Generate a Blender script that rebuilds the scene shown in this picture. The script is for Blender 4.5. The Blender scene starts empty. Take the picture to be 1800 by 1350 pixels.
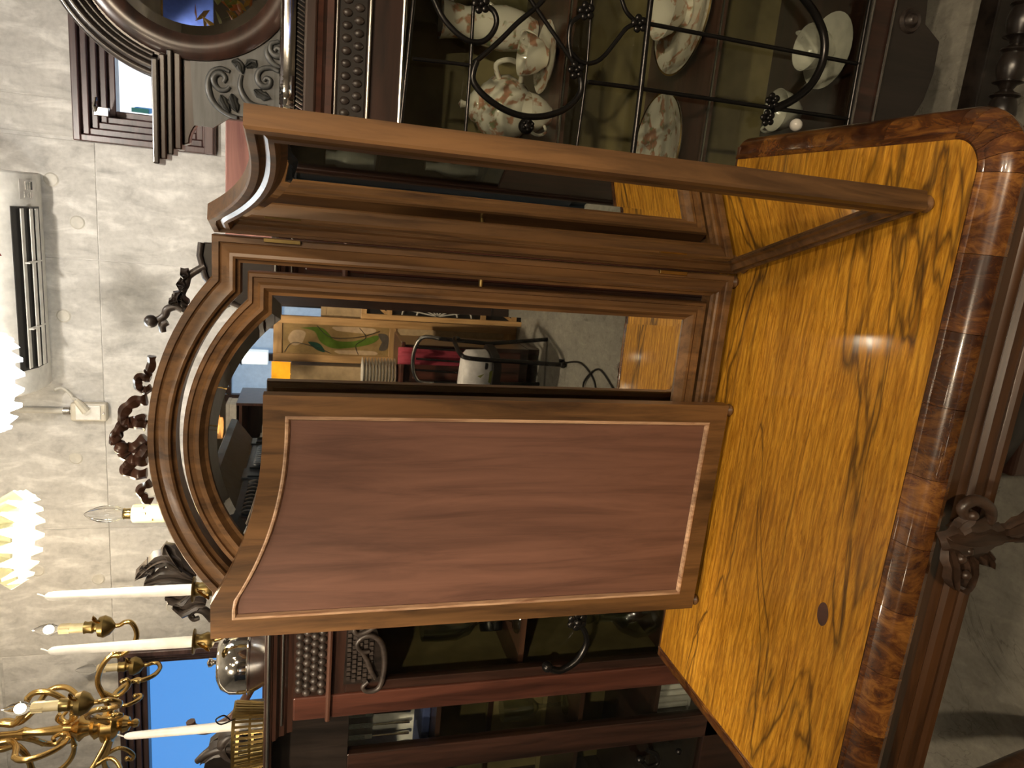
import bpy, math, random
from mathutils import Vector, Matrix
random.seed(7)
PI = math.pi
scene = bpy.context.scene
COL = scene.collection

# ------------------------------------------------------------------ camera
# hand-held phone turned on its side: the picture's left is the room's up
cam_d = bpy.data.cameras.new('camera')
cam = bpy.data.objects.new('camera', cam_d); COL.objects.link(cam); scene.camera = cam
cam_d.sensor_fit = 'HORIZONTAL'; cam_d.sensor_width = 36.0; cam_d.lens = 24.96; cam_d.clip_start = 0.02
c_right = Vector((0.969206, 0.244594, 0.028531)); c_down = Vector((0.093668, -0.259025, -0.961318)); c_fwd = Vector((-0.227742, 0.934387, -0.273959))
m = Matrix((c_down, c_right, -c_fwd)).transposed().to_4x4(); m.translation = (0, 0, 1.54); cam.matrix_world = m

# ------------------------------------------------------------------ sky, sun, exposure
world = bpy.data.worlds.new('World'); scene.world = world; world.use_nodes = True
wn = world.node_tree; wn.nodes.clear()
wo = wn.nodes.new('ShaderNodeOutputWorld'); wb = wn.nodes.new('ShaderNodeBackground'); wt = wn.nodes.new('ShaderNodeTexCoord')
ws = wn.nodes.new('ShaderNodeSeparateXYZ'); wr_ = wn.nodes.new('ShaderNodeValToRGB')
wn.links.new(wt.outputs['Generated'], ws.inputs[0]); wn.links.new(ws.outputs['Z'], wr_.inputs[0])
wr_.color_ramp.elements[0].position = 0.0; wr_.color_ramp.elements[0].color = (0.14, 0.42, 1.0, 1)
wr_.color_ramp.elements[1].position = 0.7; wr_.color_ramp.elements[1].color = (0.05, 0.22, 0.85, 1)
wn.links.new(wr_.outputs[0], wb.inputs[0]); wb.inputs[1].default_value = 1.15; wn.links.new(wb.outputs[0], wo.inputs[0])
sun_d = bpy.data.lights.new('sun', 'SUN'); sun_d.energy = 9.0; sun_d.angle = 0.009; sun_d.color = (1, .95, .88)
sun = bpy.data.objects.new('sun', sun_d); COL.objects.link(sun); sun.rotation_euler = (math.radians(48), 0, math.radians(-20))
vs = scene.view_settings
vs.view_transform = 'Standard'; vs.look = 'None'; vs.gamma = 1.0; vs.use_curve_mapping = False; vs.exposure = 0.0
scene.cycles.max_bounces = 12; scene.cycles.glossy_bounces = 8; scene.cycles.transmission_bounces = 8; scene.cycles.transparent_max_bounces = 16
scene.cycles.caustics_reflective = False; scene.cycles.caustics_refractive = False; scene.cycles.sample_clamp_indirect = 6.0; scene.cycles.blur_glossy = 0.5
# lamp list: (x, y, z, power W, colour, spot angle deg, aim) - ceiling spots of the shop, last row added as extra brightening; housings built further down
WARM = (1.0, 0.80, 0.56)
SPOTS = [(-0.36, -0.45, 2.62, 46, WARM, 95, (-0.35, 1.0, 0.76)), (0.55, -0.1, 2.62, 24, WARM, 100, (0.1, 1.1, 0.8)),
         (-1.0, 0.6, 2.62, 34, (1, .87, .70), 110, (-1.0, 2.4, 1.7)), (0.15, 1.05, 2.62, 62, (1, .92, .82), 110, (-0.1, 2.45, 2.0)),
         (-0.9, -1.5, 2.62, 120, WARM, 120, (-0.9, -2.6, 0.6)), (0.9, -1.9, 2.62, 50, WARM, 120, (0.5, -2.4, 0.8)),
         (0.75, -1.75, 2.62, 170, WARM, 60, (-0.7, 1.15, 0.3)), (0.75, -0.75, 2.62, 95, WARM, 50, (0.42, 1.75, 0.95)), (-0.45, 0.15, 2.62, 70, WARM, 42, (-1.5, -0.55, 1.0)), (-1.25, -0.25, 2.62, 165, WARM, 48, (-1.15, 1.75, 0.95))]  # spots added to brighten the floor under the table and the cabinet interiors

# ------------------------------------------------------------------ surveyed outlines of carvings and ironwork (metres, x y z)
S = {
 'g_scroll_top': [[0.4, 1.462, 1.3456], [0.3821, 1.462, 1.3357], [0.3598, 1.462, 1.3212], [0.3426, 1.462, 1.3035], [0.3287, 1.462, 1.2825], [0.3215, 1.462, 1.263], [0.3229, 1.462, 1.2405], [0.3344, 1.462, 1.2245], [0.3512, 1.462, 1.2147], [0.3667, 1.462, 1.2127], [0.3808, 1.462, 1.2196], [0.3869, 1.462, 1.2315]],
 'g_diag_a': [[0.2844, 1.462, 1.2509], [0.3004, 1.462, 1.2329], [0.3328, 1.462, 1.2015], [0.3682, 1.462, 1.1704], [0.3987, 1.462, 1.1387], [0.4257, 1.462, 1.116]],
 'g_stub': [[0.2746, 1.462, 1.3698], [0.2788, 1.462, 1.2538]],
 'g_rail_a': [[0.4237, 1.462, 1.2614], [0.2814, 1.462, 1.2574], [0.1519, 1.462, 1.2572]],
 'g_loop': [[0.2872, 1.462, 1.2454], [0.2689, 1.462, 1.2507], [0.2504, 1.462, 1.2492], [0.2282, 1.462, 1.2266], [0.2064, 1.462, 1.1815], [0.1995, 1.462, 1.1333], [0.2087, 1.462, 1.0858], [0.23, 1.462, 1.0477], [0.259, 1.462, 1.0265], [0.2868, 1.462, 1.0299], [0.2978, 1.462, 1.0436]],
 'g_knob': [[0.1809, 1.462, 1.1338]],
 'g_diag_b': [[0.4302, 1.462, 1.1628], [0.4124, 1.462, 1.1483], [0.3682, 1.462, 1.1037], [0.3068, 1.462, 1.041]],
 'g_rail_b': [[0.4325, 1.462, 1.0238], [0.2927, 1.462, 1.0183], [0.1405, 1.462, 1.022]],
 'g_curl_a': [[0.3231, 1.462, 1.054], [0.3504, 1.462, 1.0621], [0.3808, 1.462, 1.0621], [0.3939, 1.462, 1.0516], [0.4079, 1.462, 1.0352]],
 'g_curl_b': [[0.3314, 1.462, 1.055], [0.3167, 1.462, 1.0312], [0.3195, 1.462, 1.0043], [0.3353, 1.462, 0.984], [0.3677, 1.462, 0.9609], [0.394, 1.462, 0.942], [0.4047, 1.462, 0.9208]],
 'g_curl_c': [[0.4571, 1.462, 0.9683], [0.4428, 1.462, 0.9601], [0.422, 1.462, 0.946], [0.4068, 1.462, 0.9211]],
 'g_flowers': [[0.3886, 1.462, 1.2462], [0.4103, 1.462, 1.0331], [0.4053, 1.462, 0.9171], [0.3004, 1.462, 0.581], [0.2641, 1.462, 0.5866], [0.2992, 1.462, 1.0413]],
 'g_main': [[0.4747, 1.462, 0.8933], [0.4529, 1.462, 0.8976], [0.2909, 1.462, 0.895], [0.1317, 1.462, 0.8941]],
 'g_bar_a': [[0.4089, 1.462, 0.8934], [0.4058, 1.462, 0.3728]],
 'g_bar_b': [[0.2815, 1.462, 1.0132], [0.2844, 1.462, 0.8941], [0.2866, 1.462, 0.6056], [0.2888, 1.462, 0.3782]],
 'g_ring': [[0.5327, 1.462, 0.5754], [0.5105, 1.462, 0.5419], [0.4854, 1.462, 0.5088], [0.4498, 1.462, 0.4801], [0.4106, 1.462, 0.471], [0.3733, 1.462, 0.4774], [0.3374, 1.462, 0.4977], [0.305, 1.462, 0.5366], [0.2845, 1.462, 0.5762]],
 'g_left_bar': [[0.3759, 1.462, 1.3739], [0.2662, 1.462, 1.379], [0.11, 1.462, 1.3873]],
 'g_low': [[0.5603, 1.462, 0.3749], [0.5277, 1.462, 0.3788], [0.2904, 1.462, 0.3755], [0.2505, 1.462, 0.3783]],
 'c_scroll_a': [[0.199, 1.6, 1.7097], [0.1922, 1.6, 1.7156], [0.1906, 1.6, 1.7275], [0.1992, 1.6, 1.7373], [0.2108, 1.6, 1.7393], [0.2195, 1.6, 1.7334], [0.2209, 1.6, 1.7236], [0.2138, 1.6, 1.7176], [0.2053, 1.6, 1.7216]],
 'c_scroll_b': [[0.2268, 1.6, 1.7098], [0.2305, 1.6, 1.7255], [0.2224, 1.6, 1.7412], [0.2055, 1.6, 1.749], [0.1839, 1.6, 1.7481], [0.1651, 1.6, 1.7394], [0.1528, 1.6, 1.7255], [0.1447, 1.6, 1.7095], [0.1424, 1.6, 1.6955]],
 'c_scroll_c': [[0.2239, 1.6, 1.6879], [0.2055, 1.6, 1.6908], [0.1882, 1.6, 1.6857], [0.1754, 1.6, 1.6755], [0.1693, 1.6, 1.6593], [0.1699, 1.6, 1.6389]],
 'c_scroll_d': [[0.2177, 1.6, 1.6457], [0.2242, 1.6, 1.6417], [0.2213, 1.6, 1.6335], [0.211, 1.6, 1.6354], [0.2076, 1.6, 1.6455], [0.2143, 1.6, 1.6557], [0.228, 1.6, 1.6579], [0.2391, 1.6, 1.65], [0.2444, 1.6, 1.6339], [0.2396, 1.6, 1.6175]],
 'c_scroll_e': [[0.2763, 1.6, 1.6263], [0.2828, 1.6, 1.6223], [0.28, 1.6, 1.6142], [0.2698, 1.6, 1.616], [0.2684, 1.6, 1.6261], [0.2771, 1.6, 1.6344], [0.2892, 1.6, 1.6325], [0.2952, 1.6, 1.6185]],
 'c_scroll_f': [[0.2821, 1.6, 1.6405], [0.2683, 1.6, 1.6403], [0.2539, 1.6, 1.63], [0.2479, 1.6, 1.6156]],
 'c_leaf_a': [[0.1809, 1.6, 1.7255], [0.1656, 1.6, 1.7196], [0.1507, 1.6, 1.7096]],
 'c_leaf_b': [[0.1855, 1.6, 1.7057], [0.17, 1.6, 1.7016], [0.1525, 1.6, 1.6955]],
 'c_leaf_c': [[0.1991, 1.6, 1.6637], [0.1909, 1.6, 1.6494], [0.187, 1.6, 1.633]],
 'c_leaf_d': [[0.2451, 1.6, 1.7059], [0.2431, 1.6, 1.692], [0.2261, 1.6, 1.686]],
 'c_leaf_e': [[0.2389, 1.6, 1.6801], [0.2485, 1.6, 1.6682], [0.2417, 1.6, 1.6601]],
 'h_hook': [[-1.0753, 1.455, 0.9519], [-1.0869, 1.455, 0.9312], [-1.0874, 1.455, 0.9085], [-1.063, 1.455, 0.8733], [-1.0161, 1.455, 0.8547], [-0.975, 1.455, 0.869], [-0.9523, 1.455, 0.8989]],
 'h_flower': [[-0.9342, 1.455, 0.8891], [-0.9295, 1.455, 0.9121], [-0.9539, 1.455, 0.8762]],
 'k_scroll_a': [[-0.9327, 1.47, 1.3727], [-0.9496, 1.47, 1.3912], [-0.9587, 1.47, 1.4164], [-0.947, 1.47, 1.4264], [-0.9365, 1.47, 1.4205]],
 'k_scroll_b': [[-1.0053, 1.47, 1.3885], [-1.0037, 1.47, 1.408], [-0.9843, 1.47, 1.4185], [-0.9668, 1.47, 1.4064], [-0.9649, 1.47, 1.384], [-0.985, 1.47, 1.3635], [-1.0233, 1.47, 1.3537], [-1.0688, 1.47, 1.354], [-1.1061, 1.47, 1.364], [-1.1111, 1.47, 1.3901], [-1.0985, 1.47, 1.4005], [-1.0845, 1.47, 1.3881]],
 'k_scroll_c': [[-1.0037, 1.47, 1.408], [-1.0273, 1.47, 1.394], [-1.0584, 1.47, 1.3828], [-1.0785, 1.47, 1.3719]],
 'l_a': [[-0.8977, 1.67, 1.7883], [-0.8743, 1.67, 1.8158], [-0.8511, 1.67, 1.8475], [-0.8606, 1.67, 1.8792], [-0.8968, 1.67, 1.9158]],
 'l_b': [[-0.9143, 1.67, 1.7884], [-0.9014, 1.67, 1.8253], [-0.8995, 1.67, 1.8618], [-0.9113, 1.67, 1.8982]],
 'l_c': [[-0.8798, 1.67, 1.8159], [-0.8406, 1.67, 1.8382], [-0.8105, 1.67, 1.8513]],
 'l_d': [[-0.9255, 1.67, 1.7885], [-0.9572, 1.67, 1.8214], [-0.9505, 1.67, 1.8398], [-0.9441, 1.67, 1.8534]],
 'l_e': [[-0.9719, 1.67, 1.7653], [-0.9704, 1.67, 1.7888], [-0.9856, 1.67, 1.817], [-0.9676, 1.67, 1.8354]],
 'l_f': [[-1.0185, 1.67, 1.7512], [-0.9943, 1.67, 1.7701], [-0.9903, 1.67, 1.789], [-1.0008, 1.67, 1.8008], [-1.0156, 1.67, 1.7939], [-1.0135, 1.67, 1.782]],
 'l_g': [[-0.8662, 1.67, 1.8748], [-0.8708, 1.67, 1.8928], [-0.8623, 1.67, 1.9016]],
 'r_board': [[-0.148, 1.52, 1.7609], [-0.1364, 1.52, 1.7378], [-0.1339, 1.52, 1.7053], [-0.245, 1.52, 1.7051], [-0.2488, 1.52, 1.774], [-0.2224, 1.52, 1.7829], [-0.1904, 1.52, 1.778], [-0.1566, 1.52, 1.767]],
 'r_a': [[-0.2252, 1.52, 1.7737], [-0.216, 1.52, 1.7875], [-0.22, 1.52, 1.7982], [-0.2256, 1.52, 1.8089]],
 'r_b': [[-0.2394, 1.52, 1.7862], [-0.2334, 1.52, 1.7984], [-0.2393, 1.52, 1.8137], [-0.2513, 1.52, 1.8184], [-0.2603, 1.52, 1.8292], [-0.2643, 1.52, 1.8429]],
 'r_c': [[-0.2645, 1.52, 1.8141], [-0.2717, 1.52, 1.8233], [-0.2852, 1.52, 1.822]],
 'r_d': [[-0.1889, 1.52, 1.7795], [-0.1877, 1.52, 1.7871], [-0.1866, 1.52, 1.7947]],
 'r_e': [[-0.1702, 1.52, 1.7732], [-0.1675, 1.52, 1.7808], [-0.1704, 1.52, 1.7869]],
 'r_f': [[-0.1624, 1.52, 1.7793], [-0.1707, 1.52, 1.7793], [-0.1754, 1.52, 1.7763]],
 'r_g': [[-0.2261, 1.52, 1.7891], [-0.2129, 1.52, 1.792], [-0.2026, 1.52, 1.7858]],
 'r_h': [[-0.2925, 1.52, 1.7619], [-0.2931, 1.52, 1.7744], [-0.321, 1.52, 1.7824]],
 'r_i': [[-0.2641, 1.52, 1.7429], [-0.2768, 1.52, 1.7555], [-0.2824, 1.52, 1.7649]],
 'm_a': [[-0.3035, 1.205, 1.7844], [-0.3009, 1.205, 1.798], [-0.3103, 1.205, 1.8036], [-0.3225, 1.205, 1.7957], [-0.3191, 1.205, 1.7847]],
 'm_b': [[-0.338, 1.205, 1.7906], [-0.3416, 1.205, 1.8071], [-0.3544, 1.205, 1.8211], [-0.3734, 1.205, 1.8243], [-0.3763, 1.205, 1.8107], [-0.3824, 1.205, 1.7916]],
 'm_c': [[-0.3764, 1.205, 1.8135], [-0.3829, 1.205, 1.8273], [-0.4021, 1.205, 1.836], [-0.418, 1.205, 1.8283], [-0.418, 1.205, 1.8118], [-0.4017, 1.205, 1.792]],
 'm_d': [[-0.3956, 1.205, 1.8277], [-0.3989, 1.205, 1.8387], [-0.4117, 1.205, 1.8391]],
 'm_e': [[-0.418, 1.205, 1.8256], [-0.4342, 1.205, 1.8232], [-0.4374, 1.205, 1.8067], [-0.4146, 1.205, 1.7895]],
 'm_f': [[-0.4407, 1.205, 1.7928], [-0.4439, 1.205, 1.8124], [-0.4537, 1.205, 1.8238], [-0.4635, 1.205, 1.8157], [-0.4637, 1.205, 1.7933]],
 'm_g': [[-0.4803, 1.205, 1.788], [-0.4901, 1.205, 1.8024], [-0.5069, 1.205, 1.7971], [-0.5138, 1.205, 1.7858]],
 'm_h': [[-0.2664, 1.205, 1.7809], [-0.288, 1.205, 1.7841], [-0.2944, 1.205, 1.7883]],
 'm_i': [[-0.3697, 1.205, 1.7913], [-0.3699, 1.205, 1.8051], [-0.3827, 1.205, 1.8136]],
 'arm': [[0.026, 2.0938], [0.0518, 2.093], [0.1029, 2.1074], [0.1474, 2.1217], [0.1938, 2.1141], [0.2367, 2.0871], [0.2417, 2.0537], [0.2678, 2.024], [0.3083, 2.0131], [0.3436, 2.0252], [0.3483, 2.0432], [0.3402, 2.0554], [0.3377, 2.0675]],
 'arm_curl': [[0.1185, 2.1106], [0.0994, 2.0777], [0.1116, 2.0543], [0.1375, 2.0381], [0.155, 2.0438], [0.1488, 2.0563]],
 'arm_leaf': [[0.2367, 2.0871], [0.2506, 2.0716], [0.2453, 2.0597], [0.2317, 2.0661]],
 'up': [[-0.0286, 2.4389], [-0.0443, 2.3833], [-0.0368, 2.3455], [-0.0624, 2.3223], [-0.0881, 2.3112], [-0.126, 2.3007], [-0.1445, 2.2794], [-0.1412, 2.2463], [-0.1156, 2.2135], [-0.0857, 2.1956], [-0.0556, 2.1913], [-0.0297, 2.1993], [-0.0256, 2.2186], [-0.0414, 2.2328], [-0.0593, 2.2246]],
 'C0': [-1.6120668294674256, 2.0800000000000005, 2.0946111695348617],
 's_rail': [[-1.211, 1.75, 1.5981], [-1.2604, 1.75, 1.6262], [-1.3356, 1.75, 1.6612], [-1.3855, 1.75, 1.6896], [-1.4167, 1.75, 1.7252], [-1.4296, 1.75, 1.765], [-1.4186, 1.75, 1.7958], [-1.3983, 1.75, 1.8027]],
 's_b': [[-1.5304, 1.75, 1.6223], [-1.4966, 1.75, 1.667], [-1.4796, 1.75, 1.7251], [-1.4919, 1.75, 1.768], [-1.515, 1.75, 1.7964]],
 's_c': [[-1.5313, 1.75, 1.6813], [-1.5079, 1.75, 1.7178], [-1.4696, 1.75, 1.7323], [-1.4454, 1.75, 1.7108], [-1.4582, 1.75, 1.6819]],
}
# ------------------------------------------------------------------ helpers
class MB:
    def __init__(s): s.v = []; s.f = []
    def add(s, vs_, fs_):
        o = len(s.v); s.v += [tuple(p) for p in vs_]; s.f += [tuple(i + o for i in f) for f in fs_]; return s
    def box(s, x0, x1, y0, y1, z0, z1):
        return s.add([(x0,y0,z0),(x1,y0,z0),(x1,y1,z0),(x0,y1,z0),(x0,y0,z1),(x1,y0,z1),(x1,y1,z1),(x0,y1,z1)],
                     [(3,2,1,0),(4,5,6,7),(0,1,5,4),(1,2,6,5),(2,3,7,6),(3,0,4,7)])
    def obox(s, p, q, w, h, up=(0,0,1)):
        p, q = Vector(p), Vector(q); d = (q-p).normalized(); u = Vector(up); sd = d.cross(u)
        if sd.length < 1e-4: sd = d.cross(Vector((0,1,0)))
        sd.normalize(); u = sd.cross(d)
        vs_ = [c + sd*a*w/2 + u*b*h/2 for c in (p, q) for a, b in ((-1,-1),(1,-1),(1,1),(-1,1))]
        return s.add(vs_, [(0,1,2,3),(7,6,5,4),(0,4,5,1),(1,5,6,2),(2,6,7,3),(3,7,4,0)])
    def loft(s, rings, closed=True, caps=True):
        n = len(rings[0]); o = len(s.v)
        for r in rings: s.v += [tuple(p) for p in r]
        for i in range(len(rings)-1):
            for j in range(n if closed else n-1):
                a = o+i*n+j; b = o+i*n+(j+1) % n; s.f.append((a, b, b+n, a+n))
        if caps and closed:
            s.f.append(tuple(o+j for j in range(n))[::-1]); s.f.append(tuple(o+(len(rings)-1)*n+j for j in range(n)))
        return s
    def torus_loft(s, rings):      # rings closed both ways
        n = len(rings[0]); k = len(rings); o = len(s.v)
        for r in rings: s.v += [tuple(p) for p in r]
        for i in range(k):
            for j in range(n):
                a = o+i*n+j; b = o+i*n+(j+1) % n; c = o+((i+1) % k)*n+(j+1) % n; d = o+((i+1) % k)*n+j; s.f.append((a, b, c, d))
        return s
    def tube(s, pts, r, n=8, caps=True):
        P = [Vector(p) for p in pts]; k = len(P); R = r if isinstance(r, (list, tuple)) else [r]*k
        rings = []; ref = None
        for i in range(k):
            t = (P[min(i+1,k-1)]-P[max(i-1,0)])
            if t.length < 1e-9: t = Vector((0,0,1))
            t.normalize()
            if ref is None:
                ref = Vector((0,0,1)) if abs(t.z) < .9 else Vector((1,0,0))
            a = ref - t*ref.dot(t)
            if a.length < 1e-6: a = t.orthogonal()
            a.normalize(); b = t.cross(a); ref = a
            rings.append([P[i]+(a*math.cos(2*PI*j/n)+b*math.sin(2*PI*j/n))*R[i] for j in range(n)])
        return s.loft(rings, True, caps)
    def lathe(s, prof, c=(0,0,0), n=24, ax='z', flute=0, fl_n=12):
        rings = []
        for r, h in prof:
            ring = []
            for j in range(n):
                a = 2*PI*j/n; rr = max(r, 1e-5)*(1+flute*math.cos(fl_n*a))
                p = (rr*math.cos(a), rr*math.sin(a), h) if ax == 'z' else ((h, rr*math.cos(a), rr*math.sin(a)) if ax == 'x' else (rr*math.sin(a), h, rr*math.cos(a)))
                ring.append((p[0]+c[0], p[1]+c[1], p[2]+c[2]))
            rings.append(ring)
        return s.loft(rings, True, True)
    def prism(s, poly, y0, y1):    # poly of (x, z)
        return s.loft([[(x, y0, z) for x, z in poly], [(x, y1, z) for x, z in poly]])
    def zprism(s, poly, z0, z1):   # poly of (x, y)
        return s.loft([[(x, y, z0) for x, y in poly], [(x, y, z1) for x, y in poly]])
    def xprism(s, poly, x0, x1):   # poly of (y, z)
        return s.loft([[(x0, y, z) for y, z in poly], [(x1, y, z) for y, z in poly]])
    def ball(s, c, r, n=10, sc=(1,1,1)):
        prof = [(r*math.sin(PI*i/n), -r*math.cos(PI*i/n)) for i in range(n+1)]; rings = []
        for rr, h in prof:
            rings.append([(c[0]+max(rr,1e-5)*math.cos(2*PI*j/(n+2))*sc[0], c[1]+max(rr,1e-5)*math.sin(2*PI*j/(n+2))*sc[1], c[2]+h*sc[2]) for j in range(n+2)])
        return s.loft(rings)
    def leaf(s, pts, w, th=.006, n=7):      # carved leaf with a ridge, lying in the xz plane along pts
        P = [Vector(p) for p in smooth(pts, 3)]; k = len(P); rings = []
        for i in range(k):
            t = (P[min(i+1,k-1)]-P[max(i-1,0)]).normalized(); sd = t.cross(Vector((0,1,0)))
            if sd.length < 1e-5: sd = Vector((1,0,0))
            sd.normalize(); u = i/(k-1); ww = w*(0.25+1.6*u*(1-u)*1.7)*(1+.18*math.sin(u*22)) if u < .98 else w*.1
            f = Vector((0,-1,0))
            rings.append([P[i]-sd*ww+f*0, P[i]-sd*ww*.55+f*th, P[i]+f*th*.55, P[i]+f*th*1.7, P[i]+sd*ww*.3+f*th*.7, P[i]+sd*ww*.6+f*th, P[i]+sd*ww, P[i]-f*th])
        return s.loft(rings)
    def build(s, name, mat, parent=None, smooth_=35, bevel=0, loc=None, rotz=0, **props):
        me = bpy.data.meshes.new(name); me.from_pydata(s.v, [], s.f); me.validate()
        return mesh_obj(name, me, mat, parent, smooth_, bevel, loc, rotz, **props)
def fix_normals(me):
    import bmesh
    b = bmesh.new(); b.from_mesh(me); bmesh.ops.recalc_face_normals(b, faces=b.faces); b.to_mesh(me); b.free()
def mesh_obj(name, me, mat, parent=None, smooth_=35, bevel=0, loc=None, rotz=0, **props):
    fix_normals(me)
    if smooth_:
        me.shade_smooth(); me.set_sharp_from_angle(angle=math.radians(smooth_))
    me.materials.append(M[mat] if isinstance(mat, str) else mat)
    o = bpy.data.objects.new(name, me); COL.objects.link(o)
    if loc: o.location = loc
    o.rotation_euler.z = rotz
    if parent: o.parent = parent
    if bevel:
        b = o.modifiers.new('bevel', 'BEVEL'); b.width = bevel; b.segments = 2; b.limit_method = 'ANGLE'; b.angle_limit = math.radians(40)
    for k, v in props.items(): o[k] = v
    return o
def inst(src, name, parent=None, loc=(0,0,0), rot=(0,0,0), scale=None):
    o = src.copy(); o.name = name; COL.objects.link(o); o.parent = parent; o.location = loc; o.rotation_euler = rot
    if scale: o.scale = scale
    for k in list(o.keys()): del o[k]
    return o
def thing(name, label, cat, loc=(0,0,0), rotz=0, group=None):
    o = bpy.data.objects.new(name, None); COL.objects.link(o); o.location = loc; o.rotation_euler.z = rotz
    o.empty_display_size = .05; o['label'] = label; o['category'] = cat
    if group: o['group'] = group
    return o
def copy_tree(o, parent=None, loc=None, rotz=None):
    c = o.copy(); COL.objects.link(c)
    if parent is not None: c.parent = parent
    if loc is not None: c.location = loc
    if rotz is not None: c.rotation_euler.z = rotz
    for ch in list(o.children): copy_tree(ch, c)
    return c
def smooth(pts, k=4):
    P = [Vector(p) for p in pts]; out = []
    if len(P) < 3: return P
    for i in range(len(P)-1):
        p0, p1, p2, p3 = P[max(i-1,0)], P[i], P[i+1], P[min(i+2,len(P)-1)]
        for j in range(k):
            t = j/k; out.append(.5*((2*p1)+(-p0+p2)*t+(2*p0-5*p1+4*p2-p3)*t*t+(-p0+3*p1-3*p2+p3)*t**3))
    out.append(P[-1]); return out
def rel(pts, o): return [(p[0]-o[0], p[1]-o[1], p[2]-o[2]) for p in pts]
def taper(n, a, b, c=None):
    return [a+(b-a)*i/(n-1) for i in range(n)] if c is None else [(a+(b-a)*min(1, 2*i/(n-1))) if i < n/2 else b+(c-b)*(2*i/(n-1)-1) for i in range(n)]

# ------------------------------------------------------------------ materials
M = {}
def newmat(name):
    m_ = bpy.data.materials.new(name); m_.use_nodes = True; M[name] = m_; nt = m_.node_tree; b = nt.nodes['Principled BSDF']; return nt, b
def L(nt, a, b): nt.links.new(a, b)
def node(nt, t, **kw):
    n_ = nt.nodes.new(t)
    for k, v in kw.items(): setattr(n_, k, v)
    return n_
def coords(nt, scale=(1,1,1), rot=(0,0,0), rnd=False):
    tc = node(nt, 'ShaderNodeTexCoord'); mp = node(nt, 'ShaderNodeMapping'); mp.inputs['Scale'].default_value = scale; mp.inputs['Rotation'].default_value = rot
    L(nt, tc.outputs['Object'], mp.inputs['Vector'])
    if rnd:
        oi = node(nt, 'ShaderNodeObjectInfo'); ml = node(nt, 'ShaderNodeMath', operation='MULTIPLY'); ml.inputs[1].default_value = 37.0
        L(nt, oi.outputs['Random'], ml.inputs[0]); L(nt, ml.outputs[0], mp.inputs['Location'])
    return mp.outputs['Vector']
def noise(nt, vec, scale, detail=4, rough=.55, dist=0):
    n_ = node(nt, 'ShaderNodeTexNoise'); n_.inputs['Scale'].default_value = scale; n_.inputs['Detail'].default_value = detail
    n_.inputs['Roughness'].default_value = rough; n_.inputs['Distortion'].default_value = dist; L(nt, vec, n_.inputs['Vector']); return n_.outputs['Fac']
def ramp(nt, fac, stops):
    r = node(nt, 'ShaderNodeValToRGB'); e = r.color_ramp.elements
    while len(e) < len(stops): e.new(.5)
    for el, (p, c) in zip(e, stops):
        el.position = p; el.color = (c[0], c[1], c[2], 1) if not isinstance(c, (int, float)) else (c, c, c, 1)
    L(nt, fac, r.inputs[0]); return r.outputs['Color']
def mix(nt, fac, a, b, mode='MIX'):
    n_ = node(nt, 'ShaderNodeMix', data_type='RGBA', blend_type=mode)
    for sock, val in ((n_.inputs[0], fac), (n_.inputs[6], a), (n_.inputs[7], b)):
        if hasattr(val, 'node'): L(nt, val, sock)
        elif isinstance(val, (int, float)): sock.default_value = val
        else: sock.default_value = (*val, 1)
    return n_.outputs[2]
def bump(nt, b, h, strength=.2, dist=.002):
    n_ = node(nt, 'ShaderNodeBump'); n_.inputs['Strength'].default_value = strength; n_.inputs['Distance'].default_value = dist
    L(nt, h, n_.inputs['Height']); L(nt, n_.outputs[0], b.inputs['Normal'])
def plain(name, col, rough=.5, metal=0, coat=0, **kw):
    nt, b = newmat(name); v = coords(nt); n_ = noise(nt, v, kw.get('nscale', 30), 3)
    c = ramp(nt, n_, [(.3, tuple(x*kw.get('dark', .85) for x in col)), (.7, tuple(min(1, x*1.1) for x in col))])
    L(nt, c, b.inputs['Base Color']); b.inputs['Roughness'].default_value = rough; b.inputs['Metallic'].default_value = metal
    b.inputs['Coat Weight'].default_value = coat; b.inputs['Coat Roughness'].default_value = .15
    if kw.get('emit'):
        b.inputs['Emission Color'].default_value = (*kw.get('ecol', col), 1); b.inputs['Emission Strength'].default_value = kw['emit']
    if kw.get('trans'):
        b.inputs['Transmission Weight'].default_value = kw['trans']; b.inputs['IOR'].default_value = kw.get('ior', 1.45)
    if kw.get('bump'): bump(nt, b, n_, kw['bump'], kw.get('bdist', .002))
    return M[name]
def wood(name, light, dark, axis='z', scale=1.0, rough=.3, coat=.4, rnd=True, contrast=1.0):
    nt, b = newmat(name); st = {'x': (1.2,14,14), 'y': (14,1.2,14), 'z': (14,14,1.2)}[axis]
    v = coords(nt, tuple(x*scale for x in st), rnd=rnd); v2 = coords(nt, tuple(x*scale*.35 for x in st), rnd=rnd)
    f = noise(nt, v, 3.0, 6, .65, .6); g = noise(nt, v2, 1.6, 3, .5, 1.2)
    c1 = ramp(nt, f, [(.3, dark), (.55, light), (.75, tuple(min(1, x*1.25) for x in light))])
    c2 = ramp(nt, g, [(.35, .55), (.65, 1.15)])
    L(nt, mix(nt, .8*contrast, c1, c2, 'MULTIPLY'), b.inputs['Base Color'])
    b.inputs['Roughness'].default_value = rough; b.inputs['Coat Weight'].default_value = coat; b.inputs['Coat Roughness'].default_value = .3
    bump(nt, b, f, .08, .001); return M[name]

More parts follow.
